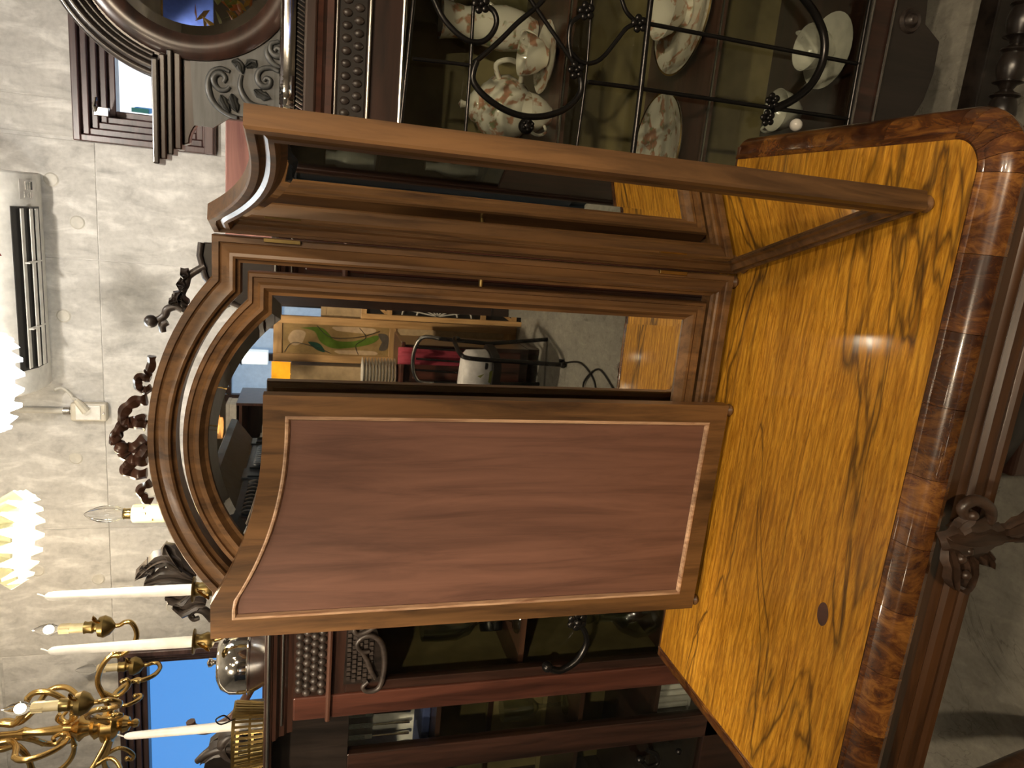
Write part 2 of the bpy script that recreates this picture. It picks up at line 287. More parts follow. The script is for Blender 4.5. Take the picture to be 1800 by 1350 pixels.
wood('walnut', (.185,.094,.037), (.062,.031,.014), 'z', 1.0, .42, .14)
wood('walnut_x', (.30,.135,.042), (.13,.052,.017), 'x', 1.0, .3, .5)
wood('mahogany_back', (.165,.080,.056), (.092,.043,.031), 'z', .8, .5, .15, contrast=.6)
wood('worn_edge', (.55,.36,.23), (.28,.14,.08), 'z', 3, .45, .2)
wood('dark_wood', (.042,.019,.013), (.014,.008,.006), 'z', 1, .28, .5)
wood('dark_wood_x', (.042,.019,.013), (.014,.008,.006), 'x', 1, .28, .5)
wood('red_wood', (.088,.031,.020), (.036,.014,.010), 'z', 1, .3, .4)
wood('umber_wood', (.085,.038,.025), (.032,.015,.011), 'x', 1, .3, .5)
wood('ebony', (.022,.016,.013), (.008,.006,.005), 'z', 1, .32, .4)
wood('ebony_carved', (.050,.038,.032), (.018,.013,.011), 'z', 2, .42, .25)
wood('grey_carved', (.075,.078,.076), (.035,.036,.035), 'x', 2, .45, .2)
wood('board_red', (.30,.13,.10), (.19,.075,.06), 'x', 1, .5, .1)
wood('slate_wood', (.022,.034,.052), (.008,.012,.018), 'z', 1, .5, .08)
wood('carved_brown', (.060,.034,.022), (.022,.013,.009), 'z', 2, .38, .3)
wood('pine', (.66,.40,.17), (.45,.24,.085), 'z', .7, .45, .1)
wood('pine_x', (.66,.40,.17), (.45,.24,.085), 'x', .7, .45, .1)
wood('window_wood', (.11,.062,.055), (.04,.022,.022), 'x', 1, .4, .3)
wood('apron_wood', (.085,.036,.013), (.018,.009,.005), 'x', .8, .25, .6)
plain('iron', (.035,.033,.032), .28, .85)
plain('steel_edge', (.50,.48,.45), .25, 1)
plain('silver', (.86,.84,.80), .08, 1, nscale=60, bump=.05)
plain('brass', (.62,.42,.16), .24, 1, bump=.1)
plain('old_brass', (.32,.23,.09), .35, 1, bump=.2)
plain('brass_bright', (.80,.58,.24), .18, 1)
plain('wax', (.85,.82,.76), .4)
plain('cream_tube', (.80,.66,.38), .4)
plain('white_plastic', (.82,.80,.74), .35)
plain('beige_plastic', (.63,.58,.47), .4)
plain('cord_grey', (.60,.57,.50), .5)
plain('black', (.012,.011,.010), .4)
plain('black_gloss', (.014,.013,.013), .15)
plain('black_leather', (.018,.015,.014), .38, bump=.2)
plain('porcelain', (.74,.72,.66), .12, coat=.6)
plain('card', (.50,.36,.20), .75)
plain('paper', (.80,.77,.72), .7)
plain('white_cloth', (.76,.74,.72), .8, bump=.3)
plain('red_cloth', (.28,.03,.05), .8)
plain('red_glass', (.6,.05,.03), .2)
plain('gold_fabric', (.30,.24,.11), .6, nscale=12, dark=.6)
plain('olive_panel', (.27,.22,.10), .5, nscale=8, dark=.5)
plain('olive_leaf', (.25,.26,.06), .6)
plain('orange_leaf', (.55,.16,.03), .6)
plain('yellow_leaf', (.60,.36,.06), .6)
plain('blue_enamel', (.06,.11,.42), .3)
plain('drum_shade', (.55,.27,.09), .8, emit=.35, ecol=(.9,.38,.10))
plain('crystal', (1,1,1), .02, trans=1.0, ior=1.5)
plain('clear_bulb', (1,1,1), .02, trans=1.0, ior=1.25)
plain('shade_white', (.86,.95,.95), .25, emit=.55, ecol=(.72,.92,1.0))
plain('shade_yellow', (.84,.80,.50), .25, emit=.18, ecol=(1,.93,.58))
plain('bulb_lit', (1,.9,.7), .3, emit=30, ecol=(1,.86,.62))
plain('bulb_soft', (1,.9,.7), .3, emit=9, ecol=(1,.90,.70))
plain('lamp_face', (1,.9,.7), .3, emit=25, ecol=(1,.82,.58))
plain('glow_panel', (.5,.6,.7), .3, emit=.42, ecol=(.45,.68,1.0))
plain('lantern_glass', (.9,.95,1), .3, emit=.9, ecol=(.85,.95,1.0))
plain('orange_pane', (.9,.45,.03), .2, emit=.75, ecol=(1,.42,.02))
plain('moss_glass', (.12,.2,.03), .15); plain('teal_glass', (.03,.09,.06), .15); plain('cream_glass', (.62,.45,.28), .2); plain('tan_glass', (.36,.24,.10), .2); plain('smoke_glass', (.12,.10,.08), .15)
plain('plaster', (.66,.63,.57), .85, nscale=4)
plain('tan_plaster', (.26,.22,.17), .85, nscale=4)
plain('sheet_white', (.85,.84,.82), .8)
plain('backdrop_white', (.88,.88,.86), .8)
plain('navy_cloth', (.03,.045,.14), .8)

def glass_mat(name, tint, refl=.06, rough=.02):      # thin pane
    nt, b = newmat(name); nt.nodes.remove(b); out = nt.nodes['Material Output']
    tr = node(nt, 'ShaderNodeBsdfTransparent'); tr.inputs[0].default_value = (*tint, 1); gl = node(nt, 'ShaderNodeBsdfGlossy'); gl.inputs['Roughness'].default_value = rough
    lw = node(nt, 'ShaderNodeLayerWeight'); lw.inputs[0].default_value = .25; ad = node(nt, 'ShaderNodeMath', operation='MULTIPLY_ADD'); ad.inputs[1].default_value = .5; ad.inputs[2].default_value = refl
    L(nt, lw.outputs['Fresnel'], ad.inputs[0]); mx = node(nt, 'ShaderNodeMixShader'); L(nt, ad.outputs[0], mx.inputs[0]); L(nt, tr.outputs[0], mx.inputs[1]); L(nt, gl.outputs[0], mx.inputs[2]); L(nt, mx.outputs[0], out.inputs[0])
glass_mat('pane', (.90,.92,.89), .03); glass_mat('goblet_glass', (.88,.90,.88), .10, .01)
nt, b = newmat('mirror')
v = coords(nt); n_ = noise(nt, v, 6, 3); L(nt, ramp(nt, n_, [(.3, (.86,.88,.87)), (.7, (.90,.91,.90))]), b.inputs['Base Color'])
b.inputs['Metallic'].default_value = 1; b.inputs['Roughness'].default_value = .012
nt, b = newmat('frosted_sky')
v = coords(nt); n_ = noise(nt, v, 4, 2); L(nt, ramp(nt, n_, [(.3, .9), (.7, 1.0)]), b.inputs['Base Color']); b.inputs['Roughness'].default_value = .9

# rosewood table top: golden ground, fine streaks along x, wandering dark veins
nt, b = newmat('rosewood')
vs1 = coords(nt, (2.4,22,22)); vs2 = coords(nt, (.80,3.8,3.8)); vs3 = coords(nt, (.50,2.5,2.5)); vw = coords(nt, (2.0,7,7))
warp = noise(nt, vw, 2.2, 3, .5, 1.5)
fine = noise(nt, vs1, 6, 9, .75, 1.6); band = noise(nt, vs2, 2.0, 4, .55, 1.2)
wv = node(nt, 'ShaderNodeTexWave', wave_type='BANDS', bands_direction='Y'); L(nt, vw, wv.inputs['Vector']); wv.inputs['Scale'].default_value = 3.2; wv.inputs['Distortion'].default_value = 9.0; wv.inputs['Detail'].default_value = 4; wv.inputs['Detail Scale'].default_value = 1.2
ground = ramp(nt, fine, [(.28, (.18,.068,.006)), (.43, (.42,.19,.018)), (.56, (.60,.305,.034)), (.74, (.74,.42,.065))])
ground = mix(nt, .55, ground, ramp(nt, band, [(.34, (.48,.40,.32)), (.48, (.92,.90,.82)), (.68, (1.2,1.15,1.1))]), 'MULTIPLY')
ground = mix(nt, .40, ground, ramp(nt, wv.outputs['Fac'], [(.0, (.50,.42,.32)), (.35, (.95,.95,.95)), (.8, (1.15,1.12,1.05))]), 'MULTIPLY')
def vein(vec, scale, level, w, dist, rough):
    f_ = noise(nt, vec, scale, 5, rough, dist); s1 = node(nt, 'ShaderNodeMath', operation='SUBTRACT'); s1.inputs[1].default_value = level; L(nt, f_, s1.inputs[0])
    a1 = node(nt, 'ShaderNodeMath', operation='ABSOLUTE'); L(nt, s1.outputs[0], a1.inputs[0]); return ramp(nt, a1.outputs[0], [(0, .82), (w, .55), (w*1.8, .14), (w*4, 0.0)])
brk = ramp(nt, noise(nt, coords(nt, (2.2,3.0,3.0)), 2.2, 2, .5), [(.34, 0.0), (.46, .95)])
brk2 = ramp(nt, noise(nt, coords(nt, (2.6,3.2,3.2), (0,0,.6)), 2.6, 2, .5), [(.38, 0.0), (.5, .95)])
brk3 = ramp(nt, noise(nt, coords(nt, (1.6,2.2,2.2), (0,0,1.2)), 2.0, 2, .5), [(.45, 0.0), (.6, .8)])
v1 = mix(nt, 1.0, vein(vs2, 1.3, .50, .0034, .5, .42), brk, 'MULTIPLY'); v2_ = mix(nt, 1.0, vein(vs3, 2.0, .47, .0036, .7, .45), brk2, 'MULTIPLY')
v3_ = mix(nt, 1.0, vein(coords(nt, (.42,3.4,3.4)), 2.0, .53, .0034, .6, .45), brk3, 'MULTIPLY')
streak = ramp(nt, noise(nt, coords(nt, (1.3,26,26)), 4, 5, .65, .4), [(.52, 0.0), (.68, .7)])
col = mix(nt, streak, ground, (.19,.082,.014)); col = mix(nt, v1, col, (.030,.015,.007)); col = mix(nt, v2_, col, (.045,.022,.009)); col = mix(nt, v3_, col, (.05,.026,.012))
L(nt, col, b.inputs['Base Color']); b.inputs['Roughness'].default_value = .38; b.inputs['Specular IOR Level'].default_value = .15; b.inputs['Coat Weight'].default_value = .42; b.inputs['Coat Roughness'].default_value = .09
bump(nt, b, fine, .06, .001)
# burr crossbanding of the moulded edge: each piece differs
nt, b = newmat('burr_edge')
vv = coords(nt, (9,3.5,6), rnd=True); f_ = noise(nt, vv, 4, 8, .72, 1.2); g_ = noise(nt, vv, 1.1, 3, .5, .8); oi = node(nt, 'ShaderNodeObjectInfo')
c_ = ramp(nt, f_, [(.3, (.030,.013,.011)), (.46, (.13,.048,.016)), (.6, (.30,.13,.028)), (.78, (.46,.22,.05))]); c_ = mix(nt, .85, c_, ramp(nt, g_, [(.36, (.26,.20,.26)), (.56, (1.0,.95,.9))]), 'MULTIPLY')
c_ = mix(nt, .7, c_, ramp(nt, oi.outputs['Random'], [(0, .38), (1, 1.0)]), 'MULTIPLY')
L(nt, c_, b.inputs['Base Color']); b.inputs['Roughness'].default_value = .25; b.inputs['Coat Weight'].default_value = .9; b.inputs['Coat Roughness'].default_value = .06
# fair-faced concrete
def concrete(name, base, dark, scale, patch):
    nt, b = newmat(name); vv = coords(nt); vx = coords(nt, (2.2,1,.9))
    a = noise(nt, vv, 1.3*scale, 6, .6); c = noise(nt, vx, 9*scale, 8, .62, .5); d_ = noise(nt, vv, 60*scale, 3, .6); e_ = noise(nt, vx, 9*scale, 5, .6, .4)
    k = ramp(nt, a, [(.3, dark), (.65, base)]); k = mix(nt, .9, k, ramp(nt, c, [(.28, .60), (.45, .95), (.55, 1.0), (.72, 1.18)]), 'MULTIPLY')
    k = mix(nt, ramp(nt, e_, [(.52, 0.0), (.70, patch*.7)]), k, tuple(min(1, x*1.28) for x in base)); k = mix(nt, .5, k, ramp(nt, d_, [(.3, .8), (.6, 1.08)]), 'MULTIPLY')
    L(nt, k, b.inputs['Base Color']); b.inputs['Roughness'].default_value = .75; bump(nt, b, c, .25, .004)
concrete('concrete', (.68,.66,.62), (.50,.475,.43), 1.0, .9); concrete('floor_concrete', (.36,.345,.29), (.23,.22,.19), 1.4, .3)
nt = M['floor_concrete'].node_tree; b = nt.nodes['Principled BSDF']; b.inputs['Roughness'].default_value = .5
vv = coords(nt, (1.3,1.3,1.3)); f_ = noise(nt, vv, 1.7, 6, .6, 1.0); s1 = node(nt, 'ShaderNodeMath', operation='SUBTRACT'); s1.inputs[1].default_value = .5; L(nt, f_, s1.inputs[0]); a1 = node(nt, 'ShaderNodeMath', operation='ABSOLUTE'); L(nt, s1.outputs[0], a1.inputs[0])
crk = ramp(nt, a1.outputs[0], [(0, .55), (.004, 0.0)]); old = b.inputs['Base Color'].links[0].from_socket; L(nt, mix(nt, crk, old, (.10,.095,.08)), b.inputs['Base Color'])
# painted china: white with rust and green sprays
nt, b = newmat('china')
vv = coords(nt, (1,1,1), rnd=True); f_ = noise(nt, vv, 28, 3, .5, .4); g_ = noise(nt, vv, 55, 2, .5)
c_ = mix(nt, ramp(nt, f_, [(.54, 0.0), (.60, .85)]), (.76,.72,.64), ramp(nt, g_, [(.35, (.16,.20,.08)), (.48, (.42,.15,.07)), (.65, (.50,.23,.14))]))
L(nt, c_, b.inputs['Base Color']); b.inputs['Roughness'].default_value = .12; b.inputs['Coat Weight'].default_value = .5
# pleated drape and ribbed shades use geometry; smoke: none

# ------------------------------------------------------------------ the room
def struct(name, mb, mat, parent=None, **kw):
    o = mb.build(name, mat, parent, kw.pop('smooth_', 30), **kw)
    if parent is None: o['kind'] = 'structure'
    return o
XL, XR, YF, YB, ZC = -2.9, 1.8, -3.7, 2.5, 2.75
struct('floor', MB().box(XL-.15, XR+.15, YF-.15, YB+.15, -.1, 0), 'floor_concrete')
struct('ceiling', MB().box(XL-.15, XR+.15, YF-.15, YB+.15, ZC, ZC+.1), 'plaster')
struct('wall_left', MB().box(XL-.15, XL, YF-.15, YB+.15, 0, ZC), 'plaster')
struct('wall_right', MB().box(XR, XR+.15, YF-.15, YB+.15, 0, ZC), 'plaster')
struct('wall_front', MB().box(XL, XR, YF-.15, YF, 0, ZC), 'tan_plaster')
WL = (-2.7, -1.62, 1.60, 2.165); WR = (.10, .56, 1.84, 2.23)
back = MB()
for x0, x1, z0, z1 in ((XL, WL[0], 0, ZC), (WL[0], WL[1], 0, WL[2]), (WL[0], WL[1], WL[3], ZC), (WL[1], WR[0], 0, ZC), (WR[0], WR[1], 0, WR[2]), (WR[0], WR[1], WR[3], ZC), (WR[1], XR, 0, ZC)):
    back.box(x0, x1, 2.4905, 2.66, z0, z1)
wall_back = struct('wall_back', back, 'concrete')
PAN = [(XL, -1.62, 0, 1.60), (XL, -2.7, 1.60, 2.165), (XL, -1.62, 2.165, 2.525), (XL, -1.62, 2.53, ZC), (-1.62, -1.15, 0, 1.28), (-1.62, -1.15, 1.28, 2.18), (-1.62, -1.15, 2.18, ZC),
       (-1.15, -.25, 0, 1.28), (-1.15, -.25, 1.28, 2.18), (-1.15, -.25, 2.18, ZC), (-.25, .10, 0, 1.28), (-.25, .10, 1.28, 2.18), (-.25, .10, 2.18, ZC),
       (.10, XR, 0, 1.84), (.56, XR, 1.84, 2.23), (.108, .214, 2.23, ZC), (.214, XR, 2.23, ZC)]
for x0, x1, z0, z1 in PAN:
    w, h = x1-x0-.003, z1-z0-.003
    MB().box(0, w, 0, .0025, 0, h).build('concrete_panel', 'concrete', wall_back, 0, .0015, loc=(x0+.0015, 2.488, z0+.0015))
hole = None
for x, z in ((-.02,2.30), (-.14,2.235), (-.43,2.285), (-.90,2.27), (-1.34,2.22), (-1.46,1.99), (-.62,2.07), (-1.02,2.05), (-1.30,2.40)):
    if hole is None:
        hole = MB().lathe([(.0, -.002), (.013, -.002), (.017, -.003), (.021, .0), (.017, .004)], ax='y', n=16).build('tie_hole', 'cord_grey', wall_back, loc=(x, 2.488, z))
    else: inst(hole, 'tie_hole', wall_back, (x, 2.488, z))

def window(name, x0, x1, z0, z1, fw, steps, mat, panemat, sill=True):
    o = MB()
    for i in range(steps):                                  # stepped timber frame
        a = fw*i/steps; b_ = fw*(i+1)/steps; y0 = 2.462+.018*i; y1 = y0+.05
        o.box(x0+a, x1-a, y0, y1, z1-b_, z1-a); o.box(x0+a, x1-a, y0, y1, z0+a, z0+b_); o.box(x0+a, x0+b_, y0, y1, z0+b_, z1-b_); o.box(x1-b_, x1-a, y0, y1, z0+b_, z1-b_)
    f = struct(name, o, mat, bevel=.003)
    MB().box(x0+fw-.005, x1-fw+.005, 2.545, 2.549, z0+fw-.005, z1-fw+.005).build('pane', panemat, f, 0)
    return f
w1 = window('window_1', WL[0], WL[1], WL[2], WL[3], .082, 4, 'window_wood', 'pane')
w2 = window('window_2', WR[0], WR[1], WR[2], WR[3], .10, 5, 'window_wood', 'pane')
MB().box(.10, .56, 2.455, 2.475, 1.845, 1.872).build('sill', 'window_wood', w2, 0, .003)
h_ = MB().tube([(.185,2.455,2.165),(.20,2.44,2.165),(.225,2.44,2.16)], [.006,.006,.004]).build('latch', 'silver', w2)
MB().box(.175, .20, 2.448, 2.462, 2.13, 2.17).build('latch_plate', 'steel_edge', w2, 0, .002)
# sunlit white wall added in place of the blown-out sky in the right-hand window
fac = thing('sky_backdrop', 'added sunlit white wall standing in for bright sky in the small timber window', 'backdrop', (1.6, 6.0, 0))
MB().box(-1.6, 2.4, 0, .3, 0, 6).build('wall', 'backdrop_white', fac, 0)
for z in (2.55, 2.72): MB().box(-1.12, -1.09, -.03, .02, z, z+.11).build('window_slit', 'teal_glass', fac, 0)

# conduit, socket, plug and air conditioner on the concrete wall
so = thing('wall_socket', 'grey surface-mounted wall socket with a plug in it', 'socket', (-.735, 2.487, 2.22))
MB().box(-.030, .030, -.03, 0, -.052, .052).build('box', 'beige_plastic', so, 0, .006)
MB().box(-.024, .024, -.034, -.029, -.036, .036).build('face_plate', 'white_plastic', so, 0, .003)
MB().lathe([(0,-.037),(.003,-.037),(.004,-.034)], ax='y', c=(.0,0,-.044), n=8).build('screw', 'steel_edge', so)
tc = MB().tube([(-.735, 2.475, 2.272), (-.735, 2.475, 2.74)], .009, 10).build('conduit', 'cord_grey', None, label='grey conduit pipe rising from the wall socket', category='conduit')
MB().lathe([(.009,0),(.013,.002),(.013,.02),(.009,.022)], c=(-.735,2.475,2.274), n=12).build('collar', 'steel_edge', tc)
cd = MB().tube(smooth([(-.66,2.45,2.31),(-.655,2.46,2.292),(-.675,2.465,2.272),(-.69,2.46,2.262),(-.69,2.45,2.248),(-.715,2.445,2.236)], 5), .0045, 8).build('power_cord', 'cord_grey', None, label='thin grey power cord from air conditioner to socket', category='cord')
MB().tube([(-.690,2.446,2.25),(-.700,2.446,2.243),(-.728,2.446,2.222)], [.008,.011,.014], 10).build('plug', 'beige_plastic', cd)
ac = thing('air_conditioner', 'cream wall-mounted air conditioner with open louvre and sticker', 'air conditioner', (-.315, 2.486, 2.325))
prof = [(0,0),(-.06,-.004),(-.13,.004),(-.175,.025),(-.20,.06),(-.205,.11),(-.205,.26),(-.19,.285),(0,.29)]
MB().xprism(prof, -.33, .31).build('casing', 'white_plastic', ac, 30, .006)
MB().xprism([(-.206,.13),(-.210,.13),(-.212,.262),(-.196,.29),(-.19,.288),(-.205,.26)], -.331, .311).build('front_panel', 'white_plastic', ac, 30)
MB().xprism([(-.05,-.0055),(-.118,-.003),(-.178,.022),(-.174,.027),(-.12,.004),(-.05,.001)], -.255, .215).build('air_slot', 'black', ac, 0)
for y, z, r in ((-.085,-.0095,.0), (-.115,-.006,.0), (-.148,.006,.0)):
    MB().box(-.25, .21, y-.011, y+.011, z-.0015, z+.0015).build('louvre', 'white_plastic', ac, 0, .001)
for x in (-.13, .06): MB().box(x-.002, x+.002, -.165, -.07, -.012, .0).build('louvre_stay', 'white_plastic', ac, 0)
st = MB().xprism([(-.09,-.0062),(-.15,.008),(-.151,.009),(-.091,-.0052)], .235, .29).build('sticker', 'paper', ac, 0)
for i, (x0, x1, t) in enumerate(((.262,.284,.1),(.262,.284,.22),(.24,.256,.2),(.262,.280,.42),(.24,.252,.42),(.262,.285,.60),(.24,.257,.70))):
    y = -.094-.054*t; z = -.0066+.0128*t; MB().box(x0, x1, y-.003, y+.003, z-.0012, z).build('print_mark', 'cord_grey' if i else 'black', st, 0)

# ceiling spots: housing, bright face and the light itself
for i, (x, y, z, p, c, ang, aim) in enumerate(SPOTS):
    names = ['white ceiling spot aimed at the table top', 'white ceiling spot nearest the right wall window side', 'white ceiling spot above the left display cabinet', 'white ceiling spot above the triple mirror', 'white ceiling spot over the pine door', 'white ceiling spot in the far corner by the entrance', 'added white ceiling spot brightening the floor under the table', 'added white ceiling spot brightening the grille cabinet', 'added white ceiling spot brightening the tall slate cabinet', 'added white ceiling spot brightening the mahogany display cabinet']
    t = thing('ceiling_spotlight', names[i], 'lamp', (x, y, ZC), group='ceiling spots')
    d = (Vector(aim)-Vector((x, y, z))).normalized(); up = Vector((0,0,-.13))
    MB().lathe([(.035,0),(.035,-.02),(.012,-.022),(.012,-.13)], n=16).build('stem', 'white_plastic', t)
    MB().tube([up-d*.07, up-d*.06, up+d*.05], [.03,.042,.05], 20).build('housing', 'white_plastic', t)
    MB().tube([up+d*.0505, up+d*.053], [.042,.042], 20).build('lamp_face', 'lamp_face', t)
    ld = bpy.data.lights.new('spot_light', 'SPOT'); ld.energy = p; ld.color = c; ld.spot_size = math.radians(ang); ld.spot_blend = .6; ld.shadow_soft_size = .05
    lo = bpy.data.objects.new('spot_light', ld); COL.objects.link(lo); lo.parent = t; lo.location = up+d*.06; lo.rotation_euler = d.to_track_quat('-Z', 'Y').to_euler()

# ------------------------------------------------------------------ the table
ZT = .76
X0, X1, Y0, Y1, RC = -.955, .192, .688, 1.276, .085
tab = thing('dressing_table', 'golden rosewood table with dark veins and moulded burr edge, under the mirror', 'table', (-.38, .98, 0))
OX, OY = -.38, .98
def path(n_arc=10):
    P = [((X0, Y1), (-1,0))]
    def seg(a, b_, nrm, k):
        for i in range(1, k+1): P.append(((a[0]+(b_[0]-a[0])*i/k, a[1]+(b_[1]-a[1])*i/k), nrm))
    seg((X0, Y1), (X0, Y0+RC), (-1,0), 8)
    for i in range(1, n_arc+1):
        a = PI+PI/2*i/n_arc; P.append(((X0+RC+RC*math.cos(a), Y0+RC+RC*math.sin(a)), (math.cos(a), math.sin(a))))
    seg((X0+RC, Y0), (X1-RC, Y0), (0,-1), 20)
    for i in range(1, n_arc+1):
        a = -PI/2+PI/2*i/n_arc; P.append(((X1-RC+RC*math.cos(a), Y0+RC+RC*math.sin(a)), (math.cos(a), math.sin(a))))
    seg((X1, Y0+RC), (X1, Y1), (1,0), 8)
    return P
PT = path()
def off(i, t): (p, n_) = PT[i]; return (p[0]-n_[0]*t, p[1]-n_[1]*t)
top_poly = [off(i, .0435) for i in range(len(PT))]; top_poly[0] = (top_poly[0][0], Y1-.006); top_poly[-1] = (top_poly[-1][0], Y1-.006)
MB().zprism([(x-OX, y-OY) for x, y in top_poly], ZT-.025, ZT).build('table_top', 'rosewood', tab, 20)
MB().box(X0+.02-OX, X1-.02-OX, Y1-.006-OY, Y1+.002-OY, ZT-.035, ZT-.0005).build('back_strip', 'apron_wood', tab, 0, .001)
EP = [(.044,-.006),(.0435,.0004),(.0405,.0016),(.0365,.0006),(.034,-.0012),(.026,-.0016),(.018,-.0035),(.010,-.0085),(.004,-.016),(.0005,-.026),(.002,-.033),(.008,-.0375),(.011,-.040),(.014,-.045),(.044,-.045)]
starts = list(range(0, len(PT)-1, 2)); 
for k, i0 in enumerate(starts):
    i1 = min(i0+2, len(PT)-1); rings = []
    ids = list(range(i0, i1+1))
    for q, i in enumerate(ids):
        e = .0003 if q == 0 else (-.0003 if q == len(ids)-1 else 0)
        ring = []
        for t, z in EP:
            x, y = off(i, t)
            j = min(i+1, len(PT)-1) if e > 0 else max(i-1, 0)
            if e:
                x2, y2 = off(j, t); d_ = math.hypot(x2-x, y2-y) or 1; x += (x2-x)/d_*abs(e); y += (y2-y)/d_*abs(e)
            ring.append((x-OX, y-OY, ZT+z))
        rings.append(ring)
    MB().loft(rings).build('edge_banding', 'burr_edge', tab, 25)
AP = [(.03,-.044),(.03,-.080),(.026,-.084),(.024,-.090),(.027,-.095),(.020,-.099),(.015,-.108),(.018,-.116),(.012,-.119),(.010,-.126),(.014,-.131),(.045,-.131),(.045,-.044)]
MB().loft([[(off(i,t)[0]-OX, off(i,t)[1]-OY, ZT+z) for t, z in AP] for i in range(len(PT))]).build('apron', 'apron_wood', tab, 28)
MB().box(X0+.045-OX, X1-.045-OX, Y1-.04-OY, Y1-.02-OY, ZT-.13, ZT-.03).build('back_rail', 'dark_wood_x', tab, 0)
for sx in (X0+.09, X1-.09):
    for sy, dy in ((Y0+.09, -1), (Y1-.07, 1)):
        dx = -1 if sx < OX else 1; P = [(sx, sy, .64), (sx+dx*.022, sy+dy*.022, .56), (sx+dx*.016, sy+dy*.016, .42), (sx-dx*.006, sy-dy*.006, .25), (sx-dx*.004, sy-dy*.004, .10), (sx+dx*.016, sy+dy*.016, .03), (sx+dx*.03, sy+dy*.03, .012)]
        MB().tube([(a-OX, b_-OY, c) for a, b_, c in smooth(P, 4)], [.045,.050,.052,.048,.044,.041,.038,.035,.032,.029,.027,.025,.023,.022,.021,.021,.021,.022,.023,.024,.025,.025,.022,.018,.012], 12).build('leg', 'apron_wood', tab, 50)
# carved acanthus and scrolls at the middle of the front apron
orn = MB()
cx, cy = -.350, .674
def A(x, z, y=0): return (cx+x-OX, cy+y-OY, z+.022)
orn.leaf([A(.0,.725,-.004), A(-.004,.70,-.014), A(0,.665,-.014), A(.005,.625,-.010)], .036, .012)
orn.leaf([A(-.012,.715), A(-.045,.705,-.010), A(-.085,.69,-.006)], .016, .010); orn.leaf([A(-.012,.70), A(-.04,.675,-.012), A(-.078,.664,-.006), A(-.095,.668)], .014, .010)
orn.leaf([A(-.008,.68), A(-.03,.65,-.012), A(-.05,.635,-.006)], .014, .010); orn.leaf([A(.01,.71), A(.03,.70,-.010), A(.045,.69)], .014, .010)
orn.tube(smooth([A(.012,.668,-.008), A(.03,.66,-.016), A(.052,.672,-.018), A(.062,.695,-.014), A(.05,.712,-.012), A(.036,.703,-.014), A(.04,.692,-.016)], 5), [.0055+.0035*math.sin(PI*i/30) for i in range(31)], 10)
for x, z in ((-.03,.70),(-.058,.684),(.0,.66),(-.018,.69),(.04,.699)): orn.ball(A(x, z, -.020), .008, 8)
orn.leaf([A(.005,.64,-.004), A(.012,.61,-.012), A(.03,.575,-.008), A(.05,.545,.0)], .022, .010); orn.leaf([A(.0,.64), A(.0,.60,-.010), A(-.005,.57)], .014, .010)
oc = A(0,.66); orn.v = [(oc[0]+(p[0]-oc[0])*.86, oc[1]+(p[1]-oc[1])*.9, oc[2]+(p[2]-oc[2])*.92) for p in orn.v]
orn.build('carved_ornament', 'carved_brown', tab, 40)
# knot in the veneer
MB().zprism([(-.555-OX+.013*math.cos(2*PI*i/24)*1.5, .822-OY+.012*math.sin(2*PI*i/24)) for i in range(24)], ZT-.002, ZT+.0002).build('veneer_patch', 'red_wood', tab, 0)
# stool pushed under the table
so = thing('stool', 'dark leather stool pushed under the table', 'stool', (-.10, .93, 0))
cush = []
for z, e in ((.52,.010),(.53,.0),(.565,-.004),(.59,.004),(.602,.02),(.606,.05)):
    ring = []
    for i in range(32):
        a = 2*PI*i/32; c, s_ = math.cos(a), math.sin(a); k = (abs(c)**5+abs(s_)**5)**(-1/5); ring.append((c*k*(.225-e), s_*k*(.175-e), z))
    cush.append(ring)
MB().loft(cush).build('seat', 'black_leather', so, 50)
MB().box(-.21,.21,-.16,.16,.46,.52).build('frame', 'dark_wood_x', so, 0, .006)
for sx in (-1,1):
    for sy in (-1,1): MB().tube([(sx*.19,sy*.14,.47),(sx*.19,sy*.14,.25),(sx*.185,sy*.135,.0)], [.022,.017,.012], 10).build('leg', 'dark_wood', so)

# ------------------------------------------------------------------ triple mirror
HR = Vector((-.068, 1.194, ZT)); YAW = math.radians(.6); CW = .668; HW = CW/2
org = HR - Vector((math.cos(YAW), math.sin(YAW), 0))*HW       # centre of the middle panel
tm = thing('triple_mirror', 'folding three-panel dressing mirror in carved walnut frame on the table', 'mirror', tuple(org), YAW)
def outline(t, n=28):          # centre panel outline inset by t, (x, z), fixed count
    hw = HW-t; s = .931-t; ap = 1.027-t; c = .27-.62*t; rise = ap-s; r = (c*c+rise*rise)/(2*rise); cz = ap-r; b0 = .016+t
    P = [(-hw, b0), (hw, b0), (hw, s*.5), (hw, s), (c, s)]
    a0 = math.asin(c/r)
    for i in range(1, n): a = a0-2*a0*i/n; P.append((r*math.sin(a), cz+r*math.cos(a)))
    P += [(-c, s), (-hw, s), (-hw, s*.5)]
    return P
def frame_loft(fn, prof): return [[(x, y, z) for x, z in fn(t)] for t, y in prof]
cf = MB().torus_loft(frame_loft(outline, [(0,.032),(0,-.002),(.002,-.005),(.010,-.005),(.0115,-.001),(.014,.0),(.020,-.003),(.026,-.007),(.031,-.008),(.0345,-.006),(.0355,.001),(.041,.003),(.042,.032)])).build('outer_frame', 'walnut', tm, 22)
inf = MB().torus_loft(frame_loft(outline, [(.053,.024),(.053,-.006),(.055,-.010),(.060,-.010),(.0615,-.006),(.068,-.005),(.072,-.009),(.077,-.009),(.080,-.004),(.084,.001),(.089,.003),(.090,.024)])).build('swing_frame', 'walnut', tm, 22)
